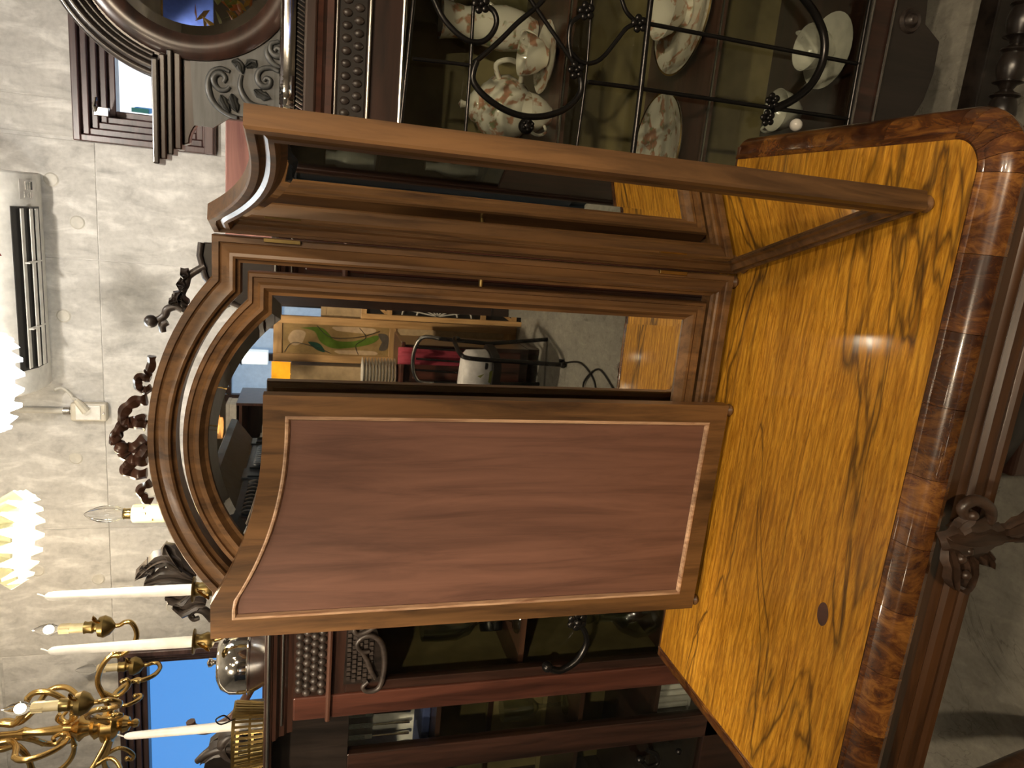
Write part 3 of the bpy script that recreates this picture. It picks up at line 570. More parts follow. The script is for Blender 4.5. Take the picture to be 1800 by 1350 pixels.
def glass_panel(fn, t, bw, y, parent, name='mirror_glass'):
    outer = fn(t); inner = fn(t+bw); n = len(outer); mb = MB()
    mb.v = [(x, y+.0012, z) for x, z in outer]+[(x, y, z) for x, z in inner]
    for j in range(n): k = (j+1) % n; mb.f.append((j, k, k+n, j+n))
    mb.f.append(tuple(range(n, 2*n)))
    return mb.build(name, 'mirror', parent, 0)
glass_panel(outline, .085, .018, .006, inf)
MB().prism(outline(.056), .018, .025).build('back_board', 'dark_wood', inf, 0)
for sx in (-1, 1):
    MB().lathe([(0,-.012),(.004,-.012),(.004,.012),(0,.012)], ax='x', c=(sx*(HW-.047), .012, .50), n=10).build('pivot', 'old_brass', tm)
    MB().lathe([(.0,0),(.009,.001),(.012,.006),(.009,.013),(.006,.018)], c=(sx*(HW-.012), .012, 0), n=16).build('foot', 'walnut', tm)
# pierced ribbon cresting
o_ = org
cr = MB()
def ribbon(mb, pts, w, y, seed):
    P = smooth(pts, 7); k = len(P); rings = []
    for i in range(k):
        t_ = (P[min(i+1,k-1)]-P[max(i-1,0)]).normalized(); sd_ = Vector((-t_.z, 0, t_.x)); ww = w*(.92+.13*math.sin(i*.9+seed))*.5; yo = y+.0035*math.sin(i*.9+seed+1.2)
        q = P[i]; rings.append([(q.x-sd_.x*ww, yo, q.z-sd_.z*ww), (q.x-sd_.x*ww*.3, yo-.007, q.z-sd_.z*ww*.3), (q.x+sd_.x*ww*.3, yo-.005, q.z+sd_.z*ww*.3), (q.x+sd_.x*ww, yo+.001, q.z+sd_.z*ww), (q.x+sd_.x*ww*.7, yo+.009, q.z+sd_.z*ww*.7), (q.x-sd_.x*ww*.7, yo+.009, q.z-sd_.z*ww*.7)])
    mb.loft(rings)
for n_, k in enumerate(('m_a','m_b','m_c','m_d','m_e','m_f','m_g','m_h','m_i')):
    ribbon(cr, [Vector((p[0]-o_.x, 0, p[2]-ZT)) for p in S[k]], .019 if k in ('m_b','m_c','m_e','m_f') else .014, .016, n_*1.3)
cr.ball((S['m_c'][3][0]-o_.x, .014, S['m_c'][3][2]-ZT), .011, 8)
cr.build('ribbon_crest', 'umber_wood', tm, 45)
# wings
WW = .432
def wing_outline(t, n=20):     # x from hinge (0) to free edge (WW)
    x0, x1 = t, WW-t; b0 = .016+t; P = [(x0, b0), (x1, b0), (x1, .45)]
    def ztop(x):
        s = min(1, max(0, (x-.066)/(.385-.066))); return .850+.079*(1-s)**2.3
    xs = [x1-(x1-x0-.0)*i/n for i in range(n+1)]
    for x in xs: P.append((x, ztop(x)-t))
    P.append((x0, .45)); return P
WPROF = [(0,.026),(0,.004),(.002,.001),(.010,.0),(.0115,.004),(.017,.005),(.022,.001),(.028,.0),(.031,.004),(.033,.008),(.040,.010),(.041,.020),(.036,.022),(.034,.026)]
def make_wing(parent, wname, mirror_x, loc, rotz):
    fn = lambda t: [((-x if mirror_x else x), z) for x, z in wing_outline(t)]
    fr = MB().torus_loft(frame_loft(fn, WPROF)).build(wname, 'walnut', parent, 22, loc=loc, rotz=rotz)
    glass_panel(fn, .036, .016, .011, fr)
    MB().prism(fn(.036), .0165, .0205).build('back_panel', 'mahogany_back', fr, 0)
    MB().torus_loft(frame_loft(fn, [(.034,.0262),(.036,.0275),(.039,.027),(.042,.0215),(.041,.0205)])).build('bead', 'worn_edge', fr, 40)
    for q in (.012, WW-.012):
        MB().lathe([(.0,0),(.009,.001),(.012,.006),(.009,.013),(.006,.018)], c=((-q if mirror_x else q), .013, 0), n=16).build('foot', 'walnut', fr)
    return fr
# right wing opened towards the viewer, its glass facing the middle panel
make_wing(tm, 'wing', False, (HW+.002, -.005, 0), math.radians(-73.2)-YAW)
# left wing folded almost shut over the centre: its mahogany back faces the viewer
make_wing(tm, 'wing', True, (-HW-.003, -.013, 0), math.radians(178.2))
for z in (.12, .80):
    MB().box(HW-.006, HW+.001, -.012, .002, z, z+.055).build('hinge', 'old_brass', tm, 0, .001)

# ------------------------------------------------------------------ world-space parts
def origin(o):
    v_ = Vector((0,0,0))
    while o is not None: v_ += o.location; o = o.parent
    return v_
def part(parent, name, mb, mat, smooth_=35, bevel=0, **props):
    c = origin(parent); mb.v = [(p[0]-c.x, p[1]-c.y, p[2]-c.z) for p in mb.v]
    return mb.build(name, mat, parent, smooth_, bevel, **props)

# ------------------------------------------------------------------ display cabinet with wrought-iron grille (right)
rc = thing('display_cabinet', 'dark display cabinet with wrought-iron grille door right of the mirror', 'cabinet', (.47, 1.67, 0))
RX0, RX1, RY0, RY1 = .0, .94, 1.48, 1.87
part(rc, 'top', MB().box(RX0-.02, RX1+.02, RY0-.025, RY1, 1.545, 1.567), 'dark_wood_x', 0, .004)
part(rc, 'cornice', MB().xprism([(RY0-.02,1.545),(RY0-.018,1.535),(RY0-.008,1.528),(RY0-.008,1.516),(RY0,1.512),(RY1-.02,1.512),(RY1-.02,1.545)], RX0-.005, RX1+.005), 'red_wood')
fz = part(rc, 'frieze', MB().box(RX0, RX1, RY0, RY0+.05, 1.385, 1.512), 'dark_wood_x', 0)
part(rc, 'carved_band', MB().box(RX0, RX1, RY0-.004, RY0, 1.456, 1.506), 'ebony', 0)
egg = None
for i in range(24):
    for j, z in enumerate((1.470, 1.492)):
        x = .13+i*.022+(j*.011)
        if egg is None: egg = MB().ball((0,0,0), .0095, 6, (.8,.55,1)).build('carved_egg', 'ebony_carved', rc, 60, loc=(x-.47, RY0-.005-1.67, z))
        else: inst(egg, 'carved_egg', rc, (x-.47, RY0-.005-1.67, z))
for z, th in ((1.541,.003),(1.450,.003),(1.510,.002)): part(rc, 'bead', MB().tube([(RX0,RY0-.010,z),(RX1,RY0-.010,z)], th, 8), 'steel_edge')
part(rc, 'side', MB().box(RX0, RX0+.025, RY0, RY1, .30, 1.512), 'dark_wood', 0); part(rc, 'side', MB().box(RX1-.025, RX1, RY0, RY1, .30, 1.512), 'dark_wood', 0)
part(rc, 'back', MB().box(RX0+.025, RX1-.025, RY1-.015, RY1, .30, 1.512), 'olive_panel', 0)
part(rc, 'base', MB().box(RX0+.025, RX1-.025, RY0, RY1-.015, .30, .345), 'dark_wood_x', 0)
for z in (1.05, .705):
    s_ = part(rc, 'shelf', MB().box(RX0+.025, RX1-.025, RY0+.045, RY1-.015, z-.018, z), 'umber_wood', 0)
    part(s_, 'lip', MB().tube([(RX0+.03,RY0+.043,z-.006),(RX1-.03,RY0+.043,z-.006)], .003, 6), 'steel_edge')
dr = part(rc, 'door', MB().box(RX0+.025, RX0+.085, RY0-.002, RY0+.02, .30, 1.386).box(RX1-.085, RX1-.025, RY0-.002, RY0+.02, .30, 1.386).box(RX0+.085, RX1-.085, RY0-.002, RY0+.02, .30, .358), 'dark_wood', 0, .002)
part(dr, 'pane', MB().box(RX0+.08, RX1-.08, RY0+.006, RY0+.009, .35, 1.39), 'pane', 0)
part(dr, 'knob', MB().ball((.257, 1.448, .520), .014, 10), 'porcelain', 60, label='white porcelain knob')
for z, th in ((1.388,.004),(.358,.004),(.300,.0035)): part(dr, 'bead', MB().tube([(RX0+.03,RY0-.006,z),(RX1-.03,RY0-.006,z)], th, 8), 'steel_edge')
def iron(key, r, nm='iron_bar', par=dr, mat='iron', n=8):
    P = smooth(S[key], 5) if len(S[key]) > 2 else [Vector(p) for p in S[key]]
    part(par, nm, MB().tube(P, r, n), mat, 60)
for k, r in (('g_stub',.0035),('g_rail_a',.0035),('g_rail_b',.003),('g_diag_a',.005),('g_diag_b',.0045),('g_main',.0065),('g_bar_a',.0045),('g_bar_b',.0045),('g_low',.005),('g_left_bar',.004)): iron(k, r)
for k, r in (('g_scroll_top',.0055),('g_loop',.0065),('g_curl_a',.005),('g_curl_b',.0045),('g_curl_c',.0045),('g_ring',.009)): iron(k, r, 'iron_scroll')
p = S['g_knob'][0]; kb = MB().ball(p, .016, 10)
for i in range(6): a = 2*PI*i/6; kb.ball((p[0]+.008*math.cos(a), p[1]-.014, p[2]+.010*math.sin(a)), .004, 6)
part(dr, 'iron_finial', kb, 'iron', 60)
for p in S['g_flowers']:
    fl = MB().ball((p[0], p[1]-.006, p[2]), .006, 8)
    for i in range(5): a = 2*PI*i/5+.3; fl.ball((p[0]+.011*math.cos(a), p[1]-.003, p[2]+.011*math.sin(a)), .0075, 8, (1,.6,1))
    part(dr, 'iron_rosette', fl, 'iron', 60)
ap = [(RX0+.03,.30),(RX0+.03,.10),(RX0+.06,.10),(RX0+.08,.16),(RX0+.13,.19)]
ap += [(.13+.10*i/6, .19-.012*math.sin(PI*i/6)) for i in range(7)]+[(.30,.19),(.36,.16),(.42,.148),(.49,.150),(.505,.175),(.52,.20),(.60,.21),(.80,.19),(.86,.16),(RX1-.06,.10),(RX1-.03,.10),(RX1-.03,.30)]
part(rc, 'apron', MB().prism(ap, RY0+.004, RY0+.026), 'ebony', 0, .002)
ro = MB().lathe([(0,-.014),(.008,-.016),(.014,-.010),(.016,-.004),(.024,-.008),(.028,0)], ax='y', c=(.52, RY0+.004, .245), n=20); part(rc, 'roundel', ro, 'ebony_carved')
for x in (RX0+.03, RX1-.03):
    for y in (RY0+.03, RY1-.03):
        part(rc, 'leg', MB().lathe([(.022,.31),(.022,.18),(.014,.165),(.024,.14),(.016,.11),(.020,.07),(.011,.03),(.016,.0)], c=(x+(.02 if x < .3 else -.02), y, 0), n=14), 'dark_wood')

# silver tray lying on the cabinet, seen edge-on
tr = thing('serving_tray', 'silver serving tray with rope border on the grille cabinet', 'tray', (.50, 1.532, 1.567))
def sup(rx, ry, z, n=64, e=7):
    out = []
    for i in range(n):
        a = 2*PI*i/n; c, s_ = math.cos(a), math.sin(a); k = (abs(c)**e+abs(s_)**e)**(-1/e); out.append((rx*c*k, ry*s_*k, z))
    return out
MB().loft([sup(.33,.052,.014), sup(.345,.060,.016), sup(.346,.061,.022), sup(.343,.058,.036), sup(.348,.062,.041), sup(.346,.059,.043), sup(.338,.052,.038), sup(.335,.050,.02), sup(.33,.046,.0185)]).build('tray_body', 'silver', tr, 40)
MB().loft([sup(.33,.052,.0005), sup(.342,.058,.001), sup(.342,.058,.013), sup(.33,.052,.0135)]).build('foot_rim', 'black_gloss', tr, 40)
gd = None
for i in range(88):
    x = -.345+i*.0079
    if gd is None: gd = MB().tube([(-.003,0,-.006),(.003,0,.006)], .0022, 6).build('rope_strand', 'silver', tr, 60, loc=(x,-.060,.0072))
    else: inst(gd, 'rope_strand', tr, (x,-.060,.0072))

# china on the shelves
def cup(name, label, loc, s=1.0, mat='china', saucer=True, rotz=0):
    t = thing(name, label, 'cup', loc, rotz)
    z0 = .012 if saucer else 0
    MB().lathe([(0,z0+.001),(.020*s,z0),(.022*s,z0+.004),(.034*s,z0+.018*s),(.042*s,z0+.036*s),(.046*s,z0+.056*s),(.0445*s,z0+.056*s),(.040*s,z0+.036*s),(.030*s,z0+.016*s),(0,z0+.010)], n=24).build('bowl', mat, t, 50)
    MB().tube(smooth([(.042*s,0,z0+.046*s),(.060*s,0,z0+.052*s),(.068*s,0,z0+.036*s),(.055*s,0,z0+.018*s),(.036*s,0,z0+.018*s)],4), .0035, 8).build('handle', mat, t, 60)
    if saucer: MB().lathe([(0,0),(.026*s,0),(.05*s,.006),(.074*s,.016),(.075*s,.018),(.05*s,.0095),(.02*s,.006),(0,.006)], n=32).build('saucer', mat, t, 50)
    return t
cup('teacup', 'flower-painted teacup on saucer inside the iron loop', (.345, 1.605, 1.051), 1.0, 'china', True, .6)
cup('teacup', 'flower-painted teacup without saucer behind the iron finial', (.222, 1.575, 1.051), .95, 'china', False, -2.4)
cup('teacup', 'plain white teacup on saucer at the bottom of the grille cabinet', (.46, 1.60, .346), 1.15, 'porcelain', True, .9)
cup('teacup', 'extra plain cup standing in for the reflection of the white teacup', (.33, 1.70, .346), 1.15, 'porcelain', False, 2.2)  # extra cup in place of the white cup's reflection in the glass
tp = thing('teapot', 'pale teapot with gilt spout on the upper shelf behind the cups', 'teapot', (.245, 1.735, 1.051), 2.6)
MB().lathe([(0,0),(.04,0),(.042,.006),(.066,.03),(.078,.065),(.070,.10),(.05,.122),(.038,.128),(.037,.134),(0,.134)], n=28).build('body', 'china', tp, 50)
MB().lathe([(.036,.134),(.034,.142),(.02,.152),(.006,.156),(.008,.164),(.010,.170),(0,.176)], n=20).build('lid', 'china', tp, 50)
MB().tube(smooth([(.066,0,.05),(.095,0,.06),(.112,0,.095),(.128,0,.118)],4), [.020,.019,.018,.016,.015,.014,.013,.012,.011,.010,.010,.009,.009], 10).build('spout', 'china', tp, 60)
MB().tube(smooth([(-.068,0,.09),(-.10,0,.105),(-.115,0,.075),(-.10,0,.045),(-.07,0,.04)],4), .006, 8).build('handle', 'china', tp, 60)
jg = thing('cream_jug', 'small pale jug with pinched lip at the top of the grille', 'jug', (.425, 1.76, 1.051), .4)
MB().lathe([(0,0),(.03,0),(.032,.006),(.045,.04),(.05,.08),(.042,.13),(.034,.17),(.040,.21),(.044,.225),(.041,.225),(.031,.17),(.0,.16)], n=24).build('body', 'china', jg, 50)
MB().tube(smooth([(.04,0,.20),(.07,0,.19),(.075,0,.14),(.045,0,.09)],4), .005, 8).build('handle', 'china', jg, 60)
bx = thing('tea_tin', 'small mustard-yellow tin on the upper shelf', 'tin', (.085, 1.80, 1.051), .1)
MB().box(-.022,.022,-.022,.022,0,.215).build('body', 'olive_panel', bx, 0, .004); MB().box(-.024,.024,-.024,.024,.216,.262).build('lid', 'yellow_leaf', bx, 0, .004)
def plate(label, loc, r, nm='plate'):
    t = thing(nm, label, 'plate', loc)
    MB().lathe([(0,.003),(r*.55,.0),(r*.6,.003),(r*.72,.012),(r,.022),(r*1.005,.025),(r*.7,.016),(r*.58,.007),(0,.007)], n=40).build('dish', 'china', t, 50)
    MB().torus_loft([[((r*1.0+.0022*math.cos(b_))*math.cos(2*PI*i/40), (r*1.0+.0022*math.cos(b_))*math.sin(2*PI*i/40), .0245+.0022*math.sin(b_)) for b_ in (0,PI/2,PI,3*PI/2)] for i in range(40)]).build('gilt_rim', 'brass', t, 60)
    return t
plate('rust-patterned china plate lying nearest the iron ring, farther right', (.50, 1.66, .7055), .135)
plate('rust-patterned china plate lying on the same shelf beside the wing mirror', (.205, 1.70, .7055), .125)
sb = thing('sauce_boat', 'rust-patterned sauce boat standing on the middle shelf plate', 'bowl', (.505, 1.67, .714), .5)
MB().lathe([(0,0),(.035,0),(.03,.012),(.055,.035),(.07,.06),(.068,.06),(.05,.035),(0,.02)], n=24).build('bowl', 'china', sb, 50)
MB().tube(smooth([(.06,0,.055),(.09,0,.07),(.10,0,.045),(.06,0,.03)],4), .005, 8).build('handle', 'china', sb, 60)
gv = thing('glass_vase', 'clear glass vase at the top right of the grille cabinet', 'vase', (.53, 1.72, 1.051))
MB().lathe([(0,0),(.03,0),(.025,.02),(.04,.12),(.05,.24),(.048,.24),(.036,.12),(0,.03)], n=20).build('body', 'goblet_glass', gv, 50)

# round-mirrored overmantel standing on the cabinet
om = thing('overmantel_mirror', 'dark carved overmantel holding a round mirror above the grille cabinet', 'mirror', (.446, 1.63, 1.567))
CX, CZ = .446, 1.782
bd = [(.078,1.797),(.083,1.786)]+[(.083+.055*math.sin(a), 1.731+.055*math.cos(a)) for a in [PI/2*i/8 for i in range(1,9)]]+[(.138,1.60),(.128,1.568)]
bd = bd+[(2*CX-x, z) for x, z in bd[::-1]]
part(om, 'back_board', MB().prism(bd, 1.615, 1.645), 'dark_wood_x', 30, .002)
part(om, 'arched_head', MB().prism([(CX+.236*math.cos(a), CZ+.236*math.sin(a)) for a in [PI*i/40 for i in range(41)]], 1.617, 1.643), 'dark_wood_x', 30)
ring = [[(CX+r*math.cos(2*PI*i/72), y, CZ+r*math.sin(2*PI*i/72)) for r, y in ((.163,1.613),(.163,1.604),(.168,1.600),(.186,1.596),(.203,1.600),(.208,1.605),(.209,1.617))] for i in range(72)]
mb = MB(); n_ = 7; mb.v = [p for r in ring for p in r]
for i in range(72):
    for j in range(n_-1): a = i*n_+j; b_ = ((i+1) % 72)*n_+j; mb.f.append((a, b_, b_+1, a+1))
part(om, 'ring_frame', mb, 'dark_wood_x', 40)
g = MB(); outer = [(CX+.165*math.cos(2*PI*i/64), 1.6125, CZ+.165*math.sin(2*PI*i/64)) for i in range(64)]; inner = [(CX+.145*math.cos(2*PI*i/64), 1.611, CZ+.145*math.sin(2*PI*i/64)) for i in range(64)]
g.v = outer+inner; g.f = [(i, (i+1) % 64, 64+(i+1) % 64, 64+i) for i in range(64)]+[tuple(range(64, 128))]
part(om, 'round_mirror', g, 'mirror', 0)
for r, y, th in ((.252,1.598,.007),(.240,1.594,.007),(.229,1.598,.006),(.219,1.604,.006)):      # arched mouldings above the shoulders
    a0 = math.asin((.060)/r)+.02
    part(om, 'arch_moulding', MB().tube([(CX+r*math.cos(a), y, CZ+r*math.sin(a)) for a in [a0+(PI-2*a0)*i/48 for i in range(49)]], th, 8), 'ebony', 50)
for i, (z0, z1, xo, y) in enumerate(((1.834,1.846,.036,1.578),(1.822,1.834,.046,1.586),(1.811,1.822,.056,1.592),(1.797,1.811,.068,1.600))):
    for sx in (0, 1):
        xa, xb = xo, CX-math.sqrt(max(.0001,(.252-.012*i)**2-(z0-CZ)**2))+.03
        if sx: xa, xb = 2*CX-xb, 2*CX-xa
        part(om, 'shoulder_moulding', MB().box(xa, xb, y, 1.645, z0, z1), 'ebony' if i % 2 == 0 else 'dark_wood_x', 0, .003)
pnl = [(.118,1.776),(.118,1.74),(.146,1.70),(.146,1.585),(.36,1.585),(.33,1.62)]+[(CX+.209*math.cos(a), CZ+.209*math.sin(a)) for a in [PI*1.28-(PI*.28)*i/10 for i in range(11)]]
cp = part(om, 'carved_panel', MB().prism(pnl, 1.609, 1.616), 'grey_carved', 0)
part(om, 'carved_panel', MB().prism([(2*CX-x, z) for x, z in pnl], 1.609, 1.616), 'grey_carved', 0)
for k in ('a','b','c','d','e','f'):
    P = smooth(S['c_scroll_'+k], 5); part(cp, 'scroll', MB().tube([(p.x, 1.606, p.z) for p in P], taper(len(P), .0035, .0065, .004), 8), 'grey_carved', 60)
for k in ('a','b','c','d','e'): part(cp, 'leaf', MB().leaf([(p[0], 1.607, p[2]) for p in S['c_leaf_'+k]], .010, .006), 'grey_carved', 50)
rb = thing('wooden_board', 'plain reddish wooden board behind the right wing of the mirror', 'board', (.03, 1.93, 0))
MB().box(-.17,.15,-.01,.012,0,1.752).build('plank', 'board_red', rb, 0, .002); MB().box(-.17,.15,.012,.03,.2,.26).build('batten', 'board_red', rb, 0, .002); MB().box(-.17,.15,.012,.03,1.4,1.46).build('batten', 'board_red', rb, 0, .002)

# low turned rail on the floor by the table corner
fr = thing('footrest', 'low dark footrest with turned rail on the floor by the table', 'footrest', (.52, 1.36, 0))
prof = []
N = 120
for i in range(N+1):
    u = i/N; r = .012+.016*abs(math.sin(u*PI*6.0))**.9+(.009 if .10 < (u*6) % 1 < .16 or .84 < (u*6) % 1 < .90 else 0); prof.append((r, -.26+.52*u))
MB().lathe([(.0,-.262)]+prof+[(0,.262)], c=(0,-.12,.19), ax='x', n=16).build('turned_rail', 'ebony', fr, 50)
MB().box(-.26,.26,.055,.11,.012,.075).build('plank', 'ebony', fr, 0, .004)
for x in (-.27,.27): MB().prism([(x-.015,0),(x+.015,0),(x+.015,.23),(x-.015,.23)], -.155, .12).build('end_board', 'dark_wood', fr, 0, .004)

# ------------------------------------------------------------------ display cabinet behind the mirror (left)
lc = thing('display_cabinet', 'mahogany glazed display cabinet with scale-carved frieze left behind the mirror', 'cabinet', (-.85, 1.68, 0))
LX0, LX1, LY0, LY1 = -1.18, -.08, 1.48, 1.88
part(lc, 'top', MB().box(-1.78, LX1+.02, LY0-.03, LY1, 1.600, 1.618), 'dark_wood_x', 0, .004)
part(lc, 'cornice', MB().xprism([(LY0-.026,1.600),(LY0-.024,1.592),(LY0-.012,1.586),(LY0-.010,1.574),(LY0-.002,1.568),(LY0,1.556),(LY1-.02,1.556),(LY1-.02,1.600)], LX0-.03, LX1+.01), 'dark_wood_x')
for z, y, th in ((1.609,LY0-.031,.004),(1.580,LY0-.013,.0028),(1.478,LY0-.010,.006)): part(lc, 'bead', MB().tube([(-1.78 if z > 1.6 else LX0,y,z),(LX1,y,z)], th, 8), 'steel_edge' if th < .005 else 'umber_wood')
part(lc, 'frieze', MB().box(LX0, LX1, LY0, LY0+.04, 1.44, 1.556), 'dark_wood_x', 0)
sc = None
for r in range(4):
    for i in range(20):
        x = -1.108+i*.0195+(.00975 if r % 2 else 0); z = 1.494+r*.0165
        if x < -.74:
            if sc is None: sc = MB().lathe([(0,-.007),(.0045,-.0065),(.008,-.0035),(.0098,.0)], ax='y', n=12).build('scale', 'ebony_carved', lc, 60, loc=(x+.85, LY0-.0005-1.68, z))
            else: inst(sc, 'scale', lc, (x+.85, LY0-.0005-1.68, z))
part(lc, 'post', MB().box(LX0, LX0+.062, LY0-.004, LY0+.05, .10, 1.556), 'red_wood', 0, .004); part(lc, 'post', MB().box(LX1-.06, LX1, LY0-.004, LY0+.05, .10, 1.556), 'red_wood', 0, .004)
part(lc, 'side', MB().box(LX0, LX0+.02, LY0+.05, LY1, .10, 1.556), 'olive_panel', 0); part(lc, 'side', MB().box(LX1-.02, LX1, LY0+.05, LY1, .10, 1.556), 'dark_wood', 0)
part(lc, 'back', MB().box(-1.76, LX1-.02, LY1-.012, LY1, .10, 1.556), 'olive_panel', 0)
part(lc, 'plinth', MB().box(-1.76, LX1-.005, LY0+.012, LY1-.012, 0, .12), 'dark_wood_x', 0)
for z in (1.005, .56): part(lc, 'shelf', MB().box(LX0+.02, LX1-.02, LY0+.05, LY1-.012, z-.014, z), 'umber_wood', 0)
ld_ = part(lc, 'door', MB().box(LX0+.062, LX0+.088, LY0, LY0+.022, .12, 1.44).box(LX1-.10, LX1-.06, LY0, LY0+.022, .12, 1.44).box(LX0+.088, LX1-.10, LY0, LY0+.022, 1.40, 1.44).box(LX0+.088, LX1-.10, LY0, LY0+.022, .12, .2), 'dark_wood', 0, .002)
part(ld_, 'pane', MB().box(LX0+.085, LX1-.1, LY0+.010, LY0+.013, .19, 1.42), 'pane', 0)
pn = part(ld_, 'carved_corner', MB().prism([(-1.092,1.445),(-1.092,1.355),(-1.07,1.348),(-1.04,1.352),(-1.0,1.362),(-.96,1.372),(-.90,1.40),(-.86,1.44)], LY0-.005, LY0+.006), 'ebony', 0)
for r in range(6):
    for i in range(13):
        x = -1.085+i*.0125+(.006 if r % 2 else 0); z = 1.368+r*.0125
        if z > 1.372+max(0,(x+1.0))*.5: part(pn, 'lattice_block', MB().box(x, x+.0095, LY0-.009, LY0-.004, z, z+.0085), 'ebony_carved', 0)
for k in ('a','b','c'):
    P = smooth(S['k_scroll_'+k], 5); part(pn, 'scroll', MB().tube([(p.x, LY0-.010, p.z) for p in P], taper(len(P), .005, .007, .005), 8), 'ebony_carved', 60)
P = smooth(S['h_hook'], 5); part(ld_, 'iron_scroll', MB().tube(P, taper(len(P), .009, .0085, .006), 10).ball(S['h_hook'][0], .014, 10), 'iron', 60)
p = (S['h_flower'][0][0]-.016, S['h_flower'][0][1], S['h_flower'][0][2]); fl = MB().ball((p[0], p[1]-.008, p[2]), .011, 8)
for i in range(6): a = 2*PI*i/6; fl.ball((p[0]+.016*math.cos(a), p[1]-.004, p[2]+.016*math.sin(a)), .011, 8, (1,.6,1))
part(ld_, 'iron_rosette', fl, 'iron', 60)
# darker left bay, set back
part(lc, 'bay_frieze', MB().box(-1.76, LX0, LY0+.04, LY0+.08, 1.425, 1.600), 'ebony', 0); part(lc, 'bay_side', MB().box(-1.76, -1.74, LY0+.05, LY1, .1, 1.556), 'ebony', 0)
bd_ = part(lc, 'bay_door', MB().box(-1.40, -1.325, LY0+.04, LY0+.07, .12, 1.425).box(-1.76, -1.70, LY0+.04, LY0+.07, .12, 1.425).box(-1.76, LX0, LY0+.04, LY0+.07, .12, .42), 'dark_wood', 0, .003)
part(bd_, 'pane', MB().box(-1.76, LX0, LY0+.052, LY0+.055, .4, 1.43), 'pane', 0)
for z in (1.20, .80, .57): part(lc, 'bay_shelf', MB().box(-1.74, LX0, LY0+.08, LY1-.012, z-.012, z), 'dark_wood_x', 0)
P = smooth([(-1.415,LY0+.033,.60),(-1.43,LY0+.03,.57),(-1.46,LY0+.03,.56),(-1.47,LY0+.03,.59),(-1.45,LY0+.03,.61)],4); part(bd_, 'iron_scroll', MB().tube(P, .007, 8).ball((-1.44,LY0+.03,.62), .012, 8).ball((-1.43,LY0+.03,.50), .01, 8), 'iron', 60)

def acanthus(par, keys, w, y, name='carved_leaf', mat='ebony_carved'):
    for k in keys: part(par, name, MB().leaf([(p[0], y, p[2]) for p in S[k]], w, .012), mat, 50)
# carved crests on the cabinet top, one each side of the mirror
cl = thing('carved_crest', 'dark carved leaf crest on the cabinet, behind the first white candle', 'carving', (-.86, 1.67, 1.618))
part(cl, 'base_block', MB().prism([(-.985,1.6185),(-.70,1.6185),(-.72,1.70),(-.76,1.76),(-.80,1.775),(-.86,1.745),(-.93,1.70)], 1.672, 1.70), 'ebony', 0, .003)
acanthus(cl, ['l_a','l_b','l_c','l_d','l_e','l_g'], .026, 1.665)
P = smooth(S['l_f'], 5); part(cl, 'scroll', MB().tube([(p.x, 1.668, p.z) for p in P], taper(len(P), .012, .009, .006), 8), 'ebony_carved', 60)
crr = thing('carved_crest', 'dark carved pediment with leaf sprigs on the cabinet, behind the arch of the mirror', 'carving', (-.18, 1.53, 1.618))
part(crr, 'board', MB().prism([(p[0], p[2]) for p in S['r_board']]+[(-.24,1.6185),(-.12,1.6185)][::-1], 1.525, 1.55) if False else MB().prism([(-.105,1.6185),(-.105,1.750),(-.130,1.752),(-.170,1.742),(-.196,1.722),(-.215,1.70),(-.245,1.6185)], 1.525, 1.55), 'ebony', 0, .002)
part(crr, 'rim', MB().tube([(-.105,1.522,1.752),(-.130,1.522,1.755),(-.172,1.522,1.745),(-.199,1.522,1.724),(-.220,1.522,1.70),(-.250,1.522,1.6225)], .006, 8), 'ebony_carved', 60)
acanthus(crr, ['r_a','r_d','r_e','r_g','r_i','r_h'], .014, 1.515)
for k in ('r_b','r_c','r_f'):
    P = smooth(S[k], 5); part(crr, 'sprig', MB().tube([(p.x, 1.518, p.z) for p in P], taper(len(P), .007, .008, .006), 8), 'ebony_carved', 60)
part(crr, 'berry', MB().ball((S['r_b'][-1][0], 1.515, S['r_b'][-1][2]), .013, 8), 'ebony_carved', 60)
part(crr, 'sprig', MB().tube(smooth([S['r_b'][0], S['r_a'][1], S['r_g'][2], S['r_d'][0], S['r_e'][0], (-.150,1.522,1.745)], 4), .007, 8), 'ebony_carved', 60)
part(crr, 'stem', MB().tube(smooth([(-.215,1.535,1.69),(-.235,1.53,1.735),(-.245,1.525,1.76),(-.235,1.522,1.79)],4), .010, 8), 'ebony', 60)

# candlesticks: two tall tapers on a brass candelabrum, one taper in the pierced basket
def taper_candle(label, x, y, z0, z1, r0, r1, group='white taper candles'):
    t = thing('taper_candle', label, 'candle', (x, y, z0), group=group); h = z1-z0
    MB().lathe([(0,0),(r0,.0),(r0*1.02,.02),(r1,h*.93),(r1*.85,h*.965),(r1*.4,h*.985),(0,h*.988)], n=16).build('wax_body', 'wax', t, 50)
    MB().tube(smooth([(0,0,h*.985),(.001,0,h*.995),(.005,0,h+.006),(.006,0,h+.010)],3), .0016, 6).build('wick', 'wax', t, 60)
ca = thing('candelabrum', 'brass two-arm candelabrum on the cabinet top holding white tapers', 'candlestick', (-.945, 1.565, 1.618))
MB().lathe([(0,0),(.040,0),(.044,.006),(.038,.014),(.018,.022),(.010,.05),(.014,.07),(.008,.09),(.010,.105),(0,.108)], n=20).build('base', 'old_brass', ca, 50)
